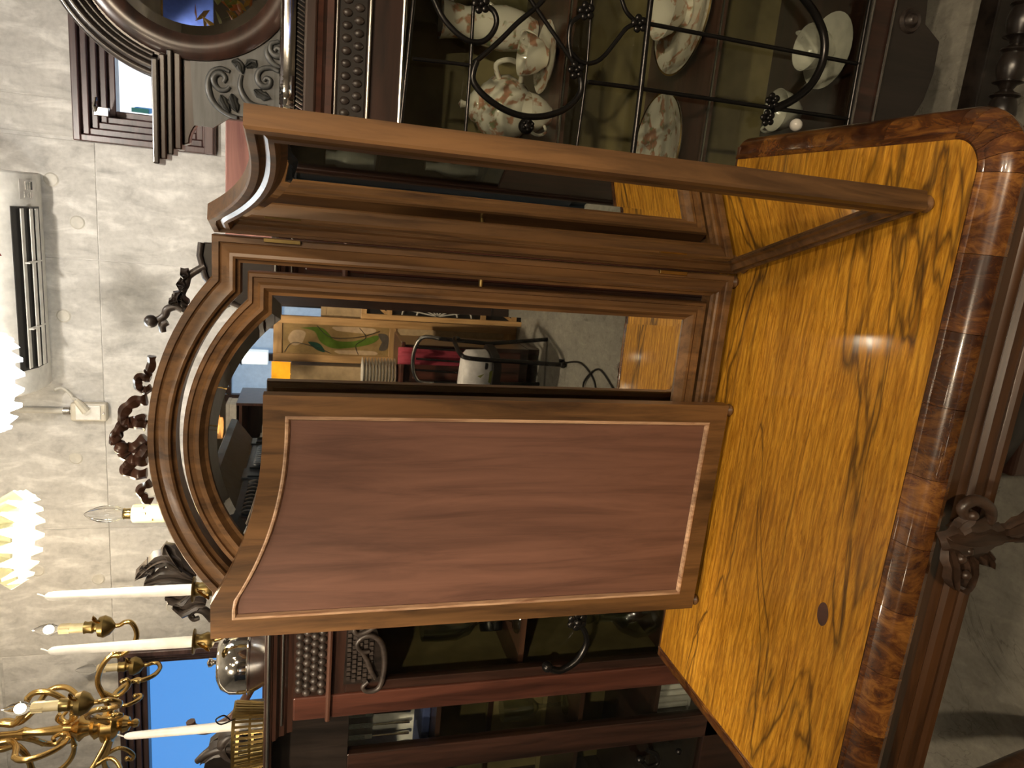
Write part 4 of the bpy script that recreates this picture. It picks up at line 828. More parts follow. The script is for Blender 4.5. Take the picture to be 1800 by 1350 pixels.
for x in (-.066, .066):
    MB().tube(smooth([(0,0,.09),(x*.4,0,.085),(x*.85,0,.095),(x,0,.118)],5), .005, 8).build('arm', 'brass', ca, 60)
    c = ca and MB().lathe([(.006,.116),(.016,.120),(.020,.132),(.015,.146),(.017,.156),(.028,.158),(.029,.161),(.010,.162),(.010,.157),(0,.156)], c=(x,0,0), n=20).build('cup', 'old_brass', ca, 40)
    MB().leaf([(x-.014,-.018,.125),(x-.002,-.02,.135),(x+.010,-.019,.150)], .006, .004).build('leaf', 'brass_bright', ca, 50)
taper_candle('white taper candle nearer the mirror arch, on brass candelabrum', -.879, 1.565, 1.7805, 2.075, .0125, .0095)
taper_candle('white taper candle beside the blue window, on brass candelabrum', -1.011, 1.565, 1.7805, 2.075, .0125, .0095)
bk = thing('pierced_basket', 'small pierced brass basket with twisted wire handle on the cabinet', 'basket', (-1.305, 1.60, 1.618))
mb = MB()
for (z0, z1) in ((0,.008),(.034,.040),(.070,.078)): mb.loft([[(a*(.072+.12*z),b_*(.052+.12*z),z) for a, b_, z in sup(1,1,zz,40,3)] for zz in (z0, z1)], True, False)
mb.build('bands', 'old_brass', bk, 40)
for i in range(40):
    a = 2*PI*i/40; c, s_ = math.cos(a), math.sin(a); k = (abs(c)**3+abs(s_)**3)**(-1/3)
    MB().obox((c*k*.072, s_*k*.052, .004), (c*k*.081, s_*k*.061, .074), .0055, .003, (c, s_, 0)).build('slat', 'old_brass', bk, 0)
MB().zprism([(p[0]*.072, p[1]*.052) for p in sup(1,1,0,40,3)], 0, .003).build('bottom', 'old_brass', bk, 0)
for ph in (0, PI): MB().tube([(-.085+.004*math.cos(i*.9+ph), -.02+.006*math.sin(i*.9+ph), .0+i*.0055) for i in range(18)], .0022, 6).build('twisted_wire', 'brass_bright', bk, 60)
MB().tube(smooth([(.075,-.03,.07),(.078,-.05,.10),(.092,-.05,.112),(.098,-.045,.095),(.085,-.045,.082)],4), .0018, 6).build('wire_loop', 'iron', bk, 60)
taper_candle('white taper candle standing in the pierced brass basket', -1.262, 1.585, 1.622, 1.938, .0125, .0085)
dm = thing('covered_dish', 'silver domed covered dish on the cabinet in front of the window', 'dish', (-1.10, 1.61, 1.618))
MB().lathe([(0,0),(.055,0),(.06,.006),(.068,.02),(.074,.034),(.076,.038),(0,.039)], n=36, flute=.012, fl_n=16).build('bowl', 'silver', dm, 50)
MB().lathe([(.078,.039),(.080,.043),(.075,.046),(.076,.06),(.074,.085),(.064,.104),(.045,.114),(.012,.117),(0,.117)], n=36, flute=.006, fl_n=18).build('lid', 'silver', dm, 50)
MB().lathe([(.006,.116),(.005,.122),(.010,.128),(.011,.134),(.004,.138),(0,.139)], n=14).build('finial', 'silver', dm, 50)
# electric candle lamp behind the arch
el = thing('candle_lamp', 'cream electric candle lamp with unlit cut-glass bulb behind the arch', 'lamp', (-.778, 1.76, 1.6185))
MB().lathe([(0,0),(.045,0),(.047,.006),(.03,.014),(.014,.022),(.013,.05),(.03,.056),(.032,.062),(.019,.066),(0,.067)], n=24).build('base', 'old_brass', el, 50)
MB().lathe([(.0,.066),(.0225,.066),(.0225,.318),(.021,.322),(.017,.324),(0,.324)], n=24).build('candle_sleeve', 'cream_tube', el, 50)
for a, l in ((-1.2,.03),(-1.9,.045),(-.6,.025)): MB().tube([(.0225*math.cos(a), .0225*math.sin(a), .321), (.023*math.cos(a), .023*math.sin(a), .321-l)], [.003,.0035], 8).build('wax_drip', 'cream_tube', el, 60)
MB().lathe([(0,.324),(.012,.324),(.013,.330),(.0125,.338),(.014,.342),(0,.343)], n=16).build('socket', 'brass_bright', el, 50)
MB().lathe([(0,.343),(.012,.344),(.018,.362),(.0205,.378),(.018,.396),(.012,.412),(.005,.424),(0,.428)], n=20, flute=.05, fl_n=10).build('bulb', 'clear_bulb', el, 30)
# curved rail and carving at the far left, standing on the cabinet
sr = thing('carved_crest', 'dark scrolled crest with curved rail on the cabinet, behind the brass basket', 'carving', (-1.5, 1.78, 1.6185))
P = smooth([(p[0], 1.79, p[2]+.02) for p in S['s_rail']], 4); part(sr, 'curved_rail', MB().tube(P, .012, 8), 'umber_wood', 60)
part(sr, 'back_block', MB().prism([(-1.73,1.6185),(-1.36,1.6185),(-1.36,1.69),(-1.42,1.72),(-1.47,1.775),(-1.55,1.79),(-1.73,1.79)], 1.785, 1.81), 'ebony', 0, .003)
for k in ('s_b','s_c'):
    P = smooth(S[k], 4); part(sr, 'scroll', MB().tube([(p.x, 1.775, p.z+.01) for p in P], taper(len(P), .010, .016, .008), 8), 'ebony_carved', 60)
acanthus(sr, ['s_b','s_c'], .03, 1.778)

# glass and silver inside the cabinet
def goblet(label, loc, s, mat='goblet_glass'):
    t = thing('wine_goblet', label, 'glass', loc)
    MB().lathe([(0,.094*s),(.012*s,.10*s),(.030*s,.115*s),(.040*s,.145*s),(.040*s,.19*s),(.038*s,.225*s),(.0365*s,.225*s),(.038*s,.18*s),(.036*s,.145*s),(.02*s,.118*s),(0,.112*s)], n=24, flute=.02, fl_n=12).build('bowl', mat, t, 40)
    MB().lathe([(.036*s,0),(.034*s,.004*s),(.012*s,.008*s),(.006*s,.02*s),(.005*s,.045*s),(.010*s,.055*s),(.005*s,.066*s),(.008*s,.092*s),(.012*s,.098*s)], n=20).build('stem', mat, t, 40)
goblet('tall cut-glass goblet on the upper shelf beside the left wing', (-1.01, 1.575, 1.0055), 1.1)
goblet('tall cut-glass goblet half hidden by the left wing', (-.93, 1.66, 1.0055), 1.05)
goblet('small glass goblet behind the iron rosette', (-.99, 1.585, .5605), .9)
gb = thing('decanter', 'round cut-glass decanter behind the iron rosette', 'decanter', (-1.06, 1.64, .5605))
MB().lathe([(0,0),(.04,0),(.062,.03),(.068,.07),(.05,.115),(.02,.14),(.018,.18),(.026,.19),(.022,.19),(.014,.18),(.016,.14),(.04,.11),(0,.02)], n=24, flute=.02, fl_n=12).build('body', 'goblet_glass', gb, 40)
MB().ball((0,0,.215), .022, 8).build('stopper', 'goblet_glass', gb, 0)
db = thing('dark_bottle', 'dark brown bottle lying on the upper cabinet shelf', 'bottle', (-1.04, 1.73, 1.0055), .55)
MB().lathe([(0,-.09),(.030,-.088),(.032,-.08),(.032,.05),(.020,.075),(.012,.09),(.012,.13),(.015,.132),(0,.134)], ax='x', c=(0,0,.0325), n=20).build('body', 'black_gloss', db, 50)
MB().lathe([(0,.133),(.009,.133),(.009,.148),(0,.149)], ax='x', c=(0,0,.0325), n=12).build('cork', 'card', db, 50)
# open cutlery case with forks
cc = thing('cutlery_case', 'open white-lined cutlery case with silver forks in the left bay', 'case', (-1.43, 1.70, 1.2005))
MB().prism([(-.21,.0),(.22,.0),(.22,.225),(-.21,.225)], .06, .075).build('lid', 'white_cloth', cc, 0, .003)
MB().box(-.21,.22,-.07,.06,0,.022).build('tray', 'navy_cloth', cc, 0, .003)
fk = None
for i in range(11):
    x = -.19+i*.037
    if fk is None:
        mb = MB().tube([(0,0,.015),(0,0,.06),(0,0,.12)], [.006,.0042,.003], 8).box(-.008,.008,-.002,.002,.12,.140)
        for q in (-.0066,-.0022,.0022,.0066): mb.box(q-.0012,q+.0012,-.0015,.0015,.138,.185)
        fk = mb.build('fork', 'silver', cc, 30, loc=(x,.052,.02))
    else: inst(fk, 'fork', cc, (x,.052,.02))
goblet('crystal goblet on the middle shelf of the left bay', (-1.355, 1.66, .8005), .85)
fm = thing('framed_panel', 'gold fabric panel in dark frame on the left bay shelf', 'frame', (-1.46, 1.80, .8005))
MB().box(-.24,.26,0,.015,0,.19).box(-.24,.26,-.004,0,0,.015).build('backing', 'gold_fabric', fm, 0); MB().box(-.24,.26,-.006,.0,.175,.19).box(-.24,-.225,-.006,0,.015,.175).box(.245,.26,-.006,0,.015,.175).build('frame', 'dark_wood_x', fm, 0)
nb = thing('napkin_bundle', 'cream folded napkin bundle on the bottom shelf of the left bay', 'napkin', (-1.36, 1.66, .4205))
MB().box(-.10,.10,-.05,.05,0,.004).build('mat', 'white_cloth', nb, 0)
for i in range(9): MB().box(-.095+i*.021, -.079+i*.021, -.045,.045,.004,.12+.004*(i % 3)).build('fold', 'white_cloth', nb, 0, .004)
part(lc, 'bay_shelf', MB().box(-1.74, LX0, LY0+.08, LY1-.012, .405, .42), 'dark_wood_x', 0)

# ------------------------------------------------------------------ brass chandelier
cx_, cy_ = S['C0'][0], 2.08
ch = thing('chandelier', 'brass five-arm chandelier with scrolled arms and candle bulbs by the blue window', 'chandelier', (cx_, cy_, 2.0))
def az(rz_, a, dz=-2.0): return [(r*math.cos(a), r*math.sin(a), z+dz) for r, z in rz_]
MB().lathe([(0,.012),(.010,.016),(.014,.026),(.008,.036),(.020,.042),(.026,.056),(.018,.066),(.034,.072),(.040,.080),(.046,.082),(.047,.110),(.042,.114),(.030,.120),(.036,.132),(.022,.146),(.026,.160),(.038,.172),(.028,.184),(.018,.195),(.024,.215),(.014,.235),(.010,.30),(.018,.32),(.010,.34),(.010,.52),(.016,.53),(.008,.54),(.008,.70),(.05,.72),(.06,.75),(0,.75)], n=28).build('column', 'brass', ch, 40)
for i in range(5):
    a = math.radians((0,95,170,245,318)[i]); P = smooth(az(S['arm'], a), 4)
    arm = MB().tube(P, taper(len(P), .0085, .0080, .0065), 8).build('arm', 'brass', ch, 60)
    MB().tube(smooth(az(S['arm_curl'], a), 4), taper(21, .006, .0065, .005), 8).ball(az(S['arm_curl'], a)[-1], .008, 8).build('curl', 'brass', arm, 60)
    MB().tube(smooth(az(S['arm_leaf'], a), 4), taper(13, .008, .006, .007), 8).build('leaf_scroll', 'brass_bright', arm, 60)
    bx_, by_, bz_ = az([S['arm'][-1]], a)[0]; bz_ = .072
    MB().lathe([(.004,-.006),(.010,.0),(.024,.010),(.032,.026),(.028,.040),(.014,.044),(.013,.050),(.018,.056),(.016,.070),(.018,.078),(0,.079)], c=(bx_,by_,bz_), n=18).build('drip_cup', 'old_brass', arm, 40)
    MB().leaf([(bx_+.022,by_-.014,bz_+.03),(bx_+.030,by_-.016,bz_+.045),(bx_+.046,by_-.016,bz_+.050)], .007, .004).build('petal', 'brass', arm, 40)
    MB().lathe([(0,.078),(.0135,.078),(.0135,.140),(.011,.144),(0,.144)], c=(bx_,by_,bz_), n=16).build('candle_sleeve', 'cream_tube', arm, 40)
    for q in (.9, 2.6, -1.2, -2.2): MB().tube([(bx_+.0137*math.cos(q), by_+.0137*math.sin(q), bz_+.142),(bx_+.0137*math.cos(q), by_+.0137*math.sin(q), bz_+.115)], [.002,.0024], 6).build('drip', 'cream_tube', arm, 60)
    lit = i in (0, 4)
    MB().lathe([(0,.144),(.009,.145),(.0165,.160),(.0175,.172),(.013,.190),(.005,.206),(0,.212)], c=(bx_,by_,bz_), n=18).build('bulb', 'clear_bulb', arm, 40)
    if lit:
        MB().ball((bx_,by_,bz_+.169), .010, 8, (1,1,1.3)).build('filament', 'bulb_lit', arm, 60)
        pd = bpy.data.lights.new('bulb_light', 'POINT'); pd.energy = 3.0; pd.color = (1,.80,.55); pd.shadow_soft_size = .012
        po = bpy.data.objects.new('bulb_light', pd); COL.objects.link(po); po.parent = arm; po.location = (bx_, by_, bz_+.235)
    a2 = a+math.radians(185); P = smooth(az([(abs(r), z) for r, z in S['up']], a2), 4)
    sc_ = MB().tube(P, taper(len(P), .010, .0085, .0055), 8).build('upper_scroll', 'brass', ch, 60)
    MB().leaf([P[8], P[13], P[18]], .012, .006).ball(P[20], .010, 8).ball(P[40], .009, 8).build('leaf_scroll', 'brass_bright', sc_, 50)
tg = thing('price_tag', 'small blank white paper tag hanging from the chandelier', 'tag', (cx_-.085, cy_-.16, 1.985))
MB().box(-.018,.018,-.0006,.0006,-.055,.0).build('card', 'paper', tg, 0); MB().tube(smooth([(0,0,-.006),(.004,0,.03),(.012,.004,.062),(.02,.01,.085)],3), .0008, 5).build('string', 'wax', tg, 60)

# ------------------------------------------------------------------ pleated glass pendants
def pendant(label, x, y, zr, r, mat, lit, power, col_):
    t = thing('pendant_lamp', label, 'lamp', (x, y, zr), group='pleated pendant lamps'); n = 72; rings = []
    for k, (f, h) in enumerate(((.16,.115),(.22,.105),(.42,.085),(.66,.055),(.88,.022),(1.0,.0))):
        ring = []
        for j in range(n):
            a = 2*PI*j/n; pl = (.09*f)*(1 if j % 4 in (0,1) else -1)*(.6+.4*math.cos(a*9)); ring.append((r*f*(1+pl)*math.cos(a), r*f*(1+pl)*math.sin(a), h+(.012*f if j % 4 in (0,1) else -.010*f)))
        rings.append(ring)
    inn = [[(p[0]*.985, p[1]*.985, p[2]-.0035) for p in rg] for rg in rings]
    MB().loft(rings+inn[::-1], True, False).build('shade', mat, t, 0)
    MB().lathe([(0,.10),(.018,.10),(.020,.13),(.014,.16),(.006,.17),(0,.17)], n=16).build('holder', 'brass', t, 40)
    MB().tube([(0,0,.165),(0,0,ZC-zr)], .004, 8).build('cord', 'brass', t, 60); MB().lathe([(0,0),(.05,0),(.04,-.02),(0,-.03)], c=(0,0,ZC-zr), n=20).build('canopy', 'brass', t, 40)
    MB().lathe([(0,.10),(.010,.10),(.013,.07),(.019,.045),(.021,.028),(.014,.006),(.004,-.010),(0,-.012)], n=18).build('bulb', 'bulb_soft' if lit else 'clear_bulb', t, 40)
    pd = bpy.data.lights.new('bulb_light', 'POINT'); pd.energy = power; pd.color = col_; pd.shadow_soft_size = .06
    po = bpy.data.objects.new('bulb_light', pd); COL.objects.link(po); po.parent = t; po.location = (0, 0, -.11)
pendant('bright white pleated glass pendant lamp in front of the air conditioner', -.425, 1.62, 2.148, .105, 'shade_white', True, 6, (.92,.97,1.0))
pendant('yellowish pleated glass pendant lamp with bare bulb above the candles', -.758, 1.60, 2.118, .098, 'shade_yellow', True, 6, (1,.86,.62))
rs = thing('star_ornament', 'red pointed glass star hanging near the air conditioner', 'ornament', (-0.147, 1.9, 2.299))
st_ = []
for i in range(10): a = PI/2+2*PI*i/10; r = .085 if i % 2 == 0 else .04; st_.append((r*math.cos(a), r*math.sin(a)))
MB().prism(st_, -.008, .008).build('star', 'red_glass', rs, 0, .002); MB().tube([(0,0,.08),(0,0,ZC-2.299)], .001, 5).build('string', 'wax', rs)

# ------------------------------------------------------------------ the shop behind the viewer, seen in the mirrors
sl = thing('tall_cabinet', 'tall dark slate-coloured cabinet with carved pilasters along the left side, seen in the mirror', 'cabinet', (-1.65, -.85, 0))
def YP(y): return y
part(sl, 'carcass', MB().box(-1.90,-1.88,-2.05,.45,0,1.9).box(-1.88,-1.42,-2.05,-2.03,0,1.9).box(-1.88,-1.42,.43,.45,0,1.9).box(-1.88,-1.42,-2.03,.43,1.88,1.9).box(-1.88,-1.42,-2.03,.43,0,.1), 'slate_wood', 0)
part(sl, 'cornice', MB().loft([[(-1.91-o*.3,-2.05-o,z),(-1.42+o,-2.05-o,z),(-1.42+o,.45+o,z),(-1.91-o*.3,.45+o,z)] for o, z in ((0,1.84),(.012,1.86),(.016,1.875),(.06,1.92),(.085,1.95),(.105,1.965),(.11,2.0),(.10,2.006))]), 'slate_wood', 30)
part(sl, 'back', MB().box(-1.88,-1.865,-2.03,.43,.1,1.88), 'olive_panel', 0)
for y0, y1, mt in ((.36,.45,'red_wood'),(-.82,-.58,'dark_wood'),(-1.50,-1.34,'slate_wood'),(-2.05,-1.93,'slate_wood')):
    pl = part(sl, 'pilaster', MB().box(-1.43,-1.40,y0,y1,0,1.87), mt, 0, .004)
    for yy in (y0+.015, y1-.015): part(pl, 'fillet', MB().tube([(-1.396,yy,.1),(-1.396,yy,1.84)], .006, 6), mt)
    for k in range(7):
        z = .55+k*.19; ym = (y0+y1)/2; part(pl, 'carved_boss', MB().ball((-1.40,ym,z), .028, 8, (.5,1,1.6)), mt, 60)
for y0, y1 in ((-.58,.36),):
    dd = part(sl, 'door', MB().box(-1.425,-1.405,y0,y1,1.78,1.86).box(-1.425,-1.405,y0,y1,.1,.70), 'dark_wood', 0, .003)
    part(dd, 'pane', MB().box(-1.417,-1.414,y0,y1,.68,1.8), 'pane', 0)
    for z in (1.28, .78): part(sl, 'shelf', MB().box(-1.86,-1.45,y0-.3,y1,z-.015,z), 'dark_wood', 0)
for y0, y1 in ((-1.34,-.82),(-1.93,-1.50)):
    dd = part(sl, 'panel_door', MB().box(-1.425,-1.405,y0,y1,.1,1.86), 'slate_wood', 0, .003)
    for k in range(9):
        yy = y0+.06+(y1-y0-.12)*k/8; part(dd, 'carved_boss', MB().ball((-1.402,yy,1.80), .03, 8, (.4,1,1)), 'slate_wood', 60); part(dd, 'carved_leaf', MB().ball((-1.402,yy,1.70), .026, 8, (.4,.7,1.8)), 'slate_wood', 60)
    for zz in (1.75,1.64): part(dd, 'fillet', MB().tube([(-1.400,y0,zz),(-1.400,y1,zz)], .006, 6), 'slate_wood')
for i, (y, z, h, r, mt, lb) in enumerate(((-.66,1.28,.22,.065,'porcelain','cream round vase on the top shelf of the tall slate cabinet'),(-.52,1.28,.16,.035,'china','small painted jar on the top shelf of the tall slate cabinet'),(-.64,.78,.26,.04,'porcelain','slim white vase on the middle shelf of the tall slate cabinet'),(-.54,.78,.24,.04,'china','slim painted vase on the middle shelf of the tall slate cabinet'),(-.20,.78,.24,.07,'porcelain','wide white vase at the near end of the tall slate cabinet'))):
    t = thing('vase', lb, 'vase', (-1.53, y, z+.0005), group='vases in the tall slate cabinet')
    MB().lathe([(0,0),(r*.6,0),(r*.62,.01),(r,h*.4),(r*.95,h*.6),(r*.45,h*.8),(r*.5,h),(r*.45,h),(r*.38,h*.8),(0,h*.5)], n=24).build('body', mt, t, 50)
    MB().lathe([(r*.45,0),(r*.56,.004),(r*.45,.008)], c=(0,0,h*.985), n=20).build('rim', 'brass', t, 50)
# draped sheet on top of it
mb = MB(); nx, ny = 8, 40
for i in range(nx+1):
    for j in range(ny+1):
        u, w = i/nx, j/ny; mb.v.append((-1.86+.36*u, -1.3+1.5*w, 2.075+.30*(1-u)+.03*math.sin(w*38)+.02*math.sin(w*17+u*4)))
for i in range(nx):
    for j in range(ny): a = i*(ny+1)+j; mb.f.append((a, a+1, a+ny+2, a+ny+1))
bs = mb.build('dust_sheet', 'sheet_white', None, 60, label='white pleated dust sheet heaped on the tall slate cabinet', category='sheet'); sm = bs.modifiers.new('thick', 'SOLIDIFY'); sm.thickness = .012; sm.offset = -1
# window and door wall
w3 = MB().box(-1.55,-.62,-3.705,-3.66,1.40,2.16)
fr3 = MB()
for x in (-1.55,-1.20,-.93,-.66): fr3.box(x-.03,x+.03,-3.70,-3.63,1.36,2.20)
for z in (1.38,1.80,2.18): fr3.box(-1.58,-.63,-3.70,-3.632,z-.025,z+.025)
f3 = struct('window_3', fr3, 'window_wood', bevel=.003)
MB().box(-1.55,-.66,-3.69,-3.685,1.40,2.16).build('pane', 'glow_panel', f3, 0, label='bright pale blue daylight pane')
bk2 = thing('wardrobe', 'dark brown wardrobe behind the cardboard sheet, seen in the mirror', 'wardrobe', (-.52, -3.4, 0))
MB().box(-.20,.55,-.22,.22,0,2.25).build('carcass', 'dark_wood', bk2, 0, .01); MB().box(-.23,.58,-.25,.24,2.25,2.32).build('cornice', 'dark_wood_x', bk2, 0, .01)
MB().box(-.16,.16,.221,.236,.15,2.15).build('door', 'dark_wood', bk2, 0, .006); MB().box(.19,.51,.221,.236,.15,2.15).build('door', 'dark_wood', bk2, 0, .006)
lt = thing('lantern', 'glowing square glass lantern hanging by the far window, seen in the mirror', 'lamp', (-1.15, -3.38, 1.86))
MB().box(-.05,.05,-.05,.05,0,.19).build('glass_body', 'lantern_glass', lt, 0, .004); MB().loft([[(-.06,-.06,.19),(.06,-.06,.19),(.06,.06,.19),(-.06,.06,.19)],[(-.01,-.01,.24),(.01,-.01,.24),(.01,.01,.24),(-.01,.01,.24)]]).build('cap', 'iron', lt, 0)
MB().ball((0,.06,.12), .028, 8).build('bulb', 'bulb_lit', lt, 60); MB().tube([(0,0,.24),(0,0,ZC-1.86)], .004, 6).build('chain', 'iron', lt)
# pine door with leaded glass
pd_ = thing('pine_door', 'narrow pine door with green leaded-glass panel leaning at the back, seen in the mirror', 'door', (-.91, -2.9, 0))
for x in (-.138,.138): MB().box(x-.028,x+.028,-.018,.018,0,1.80).build('stile', 'pine', pd_, 0, .003)
for z0, z1 in ((1.74,1.80),(.93,.98),(0,.10)): MB().box(-.11,.11,-.017,.017,z0,z1).build('rail', 'pine_x', pd_, 0, .003)
MB().box(-.11,.11,-.006,.006,.10,.93).build('panel', 'card', pd_, 0)
lg = MB().box(-.11,.11,-.004,.004,.98,1.74).build('leaded_glass', 'tan_glass', pd_, 0)
def blob(pts, y0, y1, mt, nm):
    P = smooth([(a, 0, b_) for a, b_ in pts+[pts[0]]], 5)[:-1]; MB().prism([(p.x, p.z) for p in P], y0, y1).build(nm, mt, lg, 0)
blob([(-.03,1.60),(.05,1.58),(.06,1.66),(0,1.70),(-.05,1.66)], .0045, .007, 'cream_glass', 'glass_piece')
blob([(.08,1.62),(.06,1.52),(-.02,1.47),(-.06,1.38),(-.05,1.25),(-.02,1.12),(.02,1.06),(.05,1.07),(.02,1.16),(-.005,1.26),(.0,1.37),(.05,1.42),(.09,1.48)], .0045, .0072, 'moss_glass', 'glass_piece')
blob([(-.06,1.52),(-.02,1.56),(-.03,1.48),(-.09,1.44),(-.08,1.49)], .0045, .0075, 'teal_glass', 'glass_piece')
blob([(.0,1.03),(.06,1.06),(.05,.99),(-.05,.99),(-.06,1.05)], .0045, .007, 'smoke_glass', 'glass_piece')
blob([(-.10,1.34),(-.075,1.36),(-.07,1.10),(-.10,1.08)], .0045, .007, 'cream_glass', 'glass_piece'); blob([(.07,1.36),(.10,1.38),(.10,1.10),(.06,1.12)], .0045, .007, 'cream_glass', 'glass_piece')
for P in ([(-.1,0,1.72),(-.03,0,1.66),(-.06,0,1.5),(-.1,0,1.4)],[(.1,0,1.5),(.02,0,1.4),(.03,0,1.2),(.08,0,1.05)],[(-.1,0,1.2),(-.03,0,1.22),(.03,0,1.15),(.1,0,1.2)]): MB().tube([(p.x,.006,p.z) for p in smooth(P,5)], .003, 6).build('lead_came', 'ebony', lg, 60)
pf = thing('fretwork_panel', 'pine frame with fan fretwork propped beside the pine door', 'frame', (-.62, -2.78, 0))
for x in (-.085,.085): MB().box(x-.018,x+.018,-.012,.012,.0,1.20).build('stile', 'pine', pf, 0, .002)
for z in (.06,.30,1.0,1.18): MB().box(-.067,.067,-.011,.011,z-.02,z+.02).build('rail', 'pine_x', pf, 0, .002)
for s0, z0, z1 in ((1,.08,.28),(1,1.02,1.16)): MB().obox((-.06,0,z0),(.06,0,z1), .022, .018, (0,1,0)).build('brace', 'pine', pf, 0)
MB().box(-.067,.067,-.02,-.014,.0,1.2).build('backing', 'black', pf, 0)
for i in range(7):
    a = math.radians(20+i*23); MB().obox((-.06,.004,.65),(-.06+.12*math.sin(a),.004,.65+.26*math.cos(a)), .008, .008, (0,1,0)).build('fan_spoke', 'cord_grey', pf, 0)
for r in (.07,.12): MB().tube([(-.06+r*math.sin(a),.006,.65+r*2.15*math.cos(a)) for a in [PI*i/20 for i in range(21)]], .006, 6).build('fan_ring', 'cord_grey', pf, 60)
cb = thing('cardboard_sheet', 'plain tan cardboard sheet standing behind the fretwork panel', 'cardboard', (-.67, -2.96, 0))
MB().box(-.13,.09,-.01,.01,0,1.476).build('sheet', 'card', cb, 0, .002); MB().box(-.13,.09,.01,.013,1.44,1.476).build('fold', 'card', cb, 0)
cbx = thing('card_cabinet', 'tan cabinet with small framed pane holding up amber glass, seen in the mirror', 'cabinet', (-1.24, -2.98, 0))
MB().box(-.16,.14,-.15,.12,0,1.675).build('carcass', 'card', cbx, 0, .004); MB().box(-.15,.0,.12,.135,1.2,1.40).build('frame', 'pine_x', cbx, 0, .002); MB().box(-.135,-.015,.135,.137,1.22,1.37).build('pane', 'smoke_glass', cbx, 0)
for i, (x, lb) in enumerate(((-1.135, 'left amber glass pane on the tan cabinet, seen in the mirror'), (-1.225, 'right amber glass pane on the tan cabinet, seen in the mirror'))):
    t = thing('amber_pane', lb, 'glass pane', (x, -2.93, 1.6755)); MB().box(-.04 if i else -.052,.04 if i else .044,-.004,.004,0,.135).build('glass', 'orange_pane', t, 0); MB().box(-.04,.04,-.006,.006,-.0,.004).build('lead_edge', 'ebony', t, 0)
# sideboard with stacked plates
sd = thing('sideboard', 'dark maroon sideboard carrying the stacked plates, seen in the mirror', 'sideboard', (-1.03, -2.45, 0))
MB().box(-.26,.22,-.2,.2,.08,.94).build('carcass', 'dark_wood', sd, 0, .008); MB().box(-.28,.24,-.22,.22,.94,.968).build('top', 'red_wood', sd, 0, .006)
for x in (-.14,.09): d_ = MB().box(x-.1,x+.1,.2,.214,.14,.88).build('door', 'red_wood', sd, 0, .006); MB().ball((x+.07,.226,.55), .012, 8).build('knob', 'old_brass', d_, 60)
for x in (-.24,.2): MB().box(x-.02,x+.02,-.18,.18,0,.08).build('foot', 'dark_wood', sd, 0)
pr = None
for i in range(11):
    x, y, z, r = -1.04, -2.40, .9685+.0215*i, .105
    lb = 'white dinner plate, '+['','second','third','fourth','fifth','sixth','seventh','eighth','ninth','tenth',''][i]+' from the bottom of the tall stack' if 0 < i < 10 else ('bottom white dinner plate of the stack on the sideboard' if i == 0 else 'topmost white dinner plate of the stack on the sideboard')
    t = thing('dinner_plate', lb, 'plate', (x, y, z), group='stacked dinner plates')
    if pr is None: pr = MB().lathe([(0,0),(.055,0),(.06,.004),(r,.016),(r+.001,.0195),(.062,.009),(0,.007)], n=28).build('dish', 'porcelain', t, 50)
    else: inst(pr, 'dish', t)
for i in range(4):
    t = thing('saucer', 'small white saucer, '+['bottom one','second from bottom','third from bottom','topmost'][i]+' in the low stack', 'saucer', (-1.19, -2.36, .9685+.018*i), group='stacked saucers'); MB().lathe([(0,0),(.03,0),(.064,.014),(.065,.017),(.03,.007),(0,.006)], n=24).build('dish', 'porcelain', t, 50)
rcl = MB()
for i in range(9):
    for j in range(7): rcl.v.append((-.93+.11*i/8, -2.198+.012*math.sin(i*1.7+j*.4), .99-.52*j/6))
rcl.f = [(a, a+1, a+8, a+7) for i in range(8) for j in range(6) for a in [i*7+j]]
cl_ = rcl.build('red_cloth', 'red_cloth', None, 60, label='dark red cloth hanging over the sideboard edge', category='cloth'); s_ = cl_.modifiers.new('thick', 'SOLIDIFY'); s_.thickness = .008; s_.offset = 0
# armchair with bag
bc = thing('armchair', 'black metal armchair standing on the floor behind the viewer, seen in the mirror', 'chair', (-.93, -1.95, 0), .25)
MB().loft([[(p[0]*.17, p[1]*.17, z) for p in sup(1,1,0,28,4)] for z in (.40,.415,.44,.45)]).build('seat', 'black_leather', bc, 50)
for sx in (-1,1):
    MB().tube(smooth([(sx*.18,.20,0),(sx*.18,.18,.30),(sx*.185,.17,.60),(sx*.185,.10,.66),(sx*.18,-.12,.66),(sx*.16,-.18,.62)],4), .015, 8).build('arm', 'black_gloss', bc, 60)
    MB().tube([(sx*.16,-.17,.75),(sx*.15,-.15,.42),(sx*.17,-.22,0)], .014, 8).build('leg', 'black_gloss', bc, 60)
    MB().ball((sx*.18,.20,.02), .022, 8).build('castor', 'black_gloss', bc, 60)
MB().tube(smooth([(-.16,-.17,.74),(-.15,-.19,.86),(0,-.20,.90),(.15,-.19,.86),(.16,-.17,.74)],4), .014, 8).build('back_rail', 'steel_edge', bc, 60)
for x in (-.08,0,.08): MB().tube([(x,-.195,.88),(x,-.16,.44)], .008, 8).build('back_spindle', 'black_gloss', bc, 60)
bag = thing('bag', 'white and black bag with green flap lying on the black armchair', 'bag', (-.93, -1.92, .4505), .3)
MB().loft([[(p[0]*a, p[1]*b_, z) for p in sup(1,1,0,24,5)] for a, b_, z in ((.14,.10,0),(.155,.11,.02),(.15,.105,.14),(.12,.08,.17))]).build('body', 'white_cloth', bag, 50)
MB().box(-.137,.137,.04,.105,.03,.05).build('strap', 'black', bag, 0, .004); MB().box(-.06,.04,.098,.104,.06,.085).build('slot', 'black', bag, 0); MB().prism([(.0,.0),(.09,.0),(.05,.09)], .102, .108).build('flap', 'olive_leaf', bag, 0)
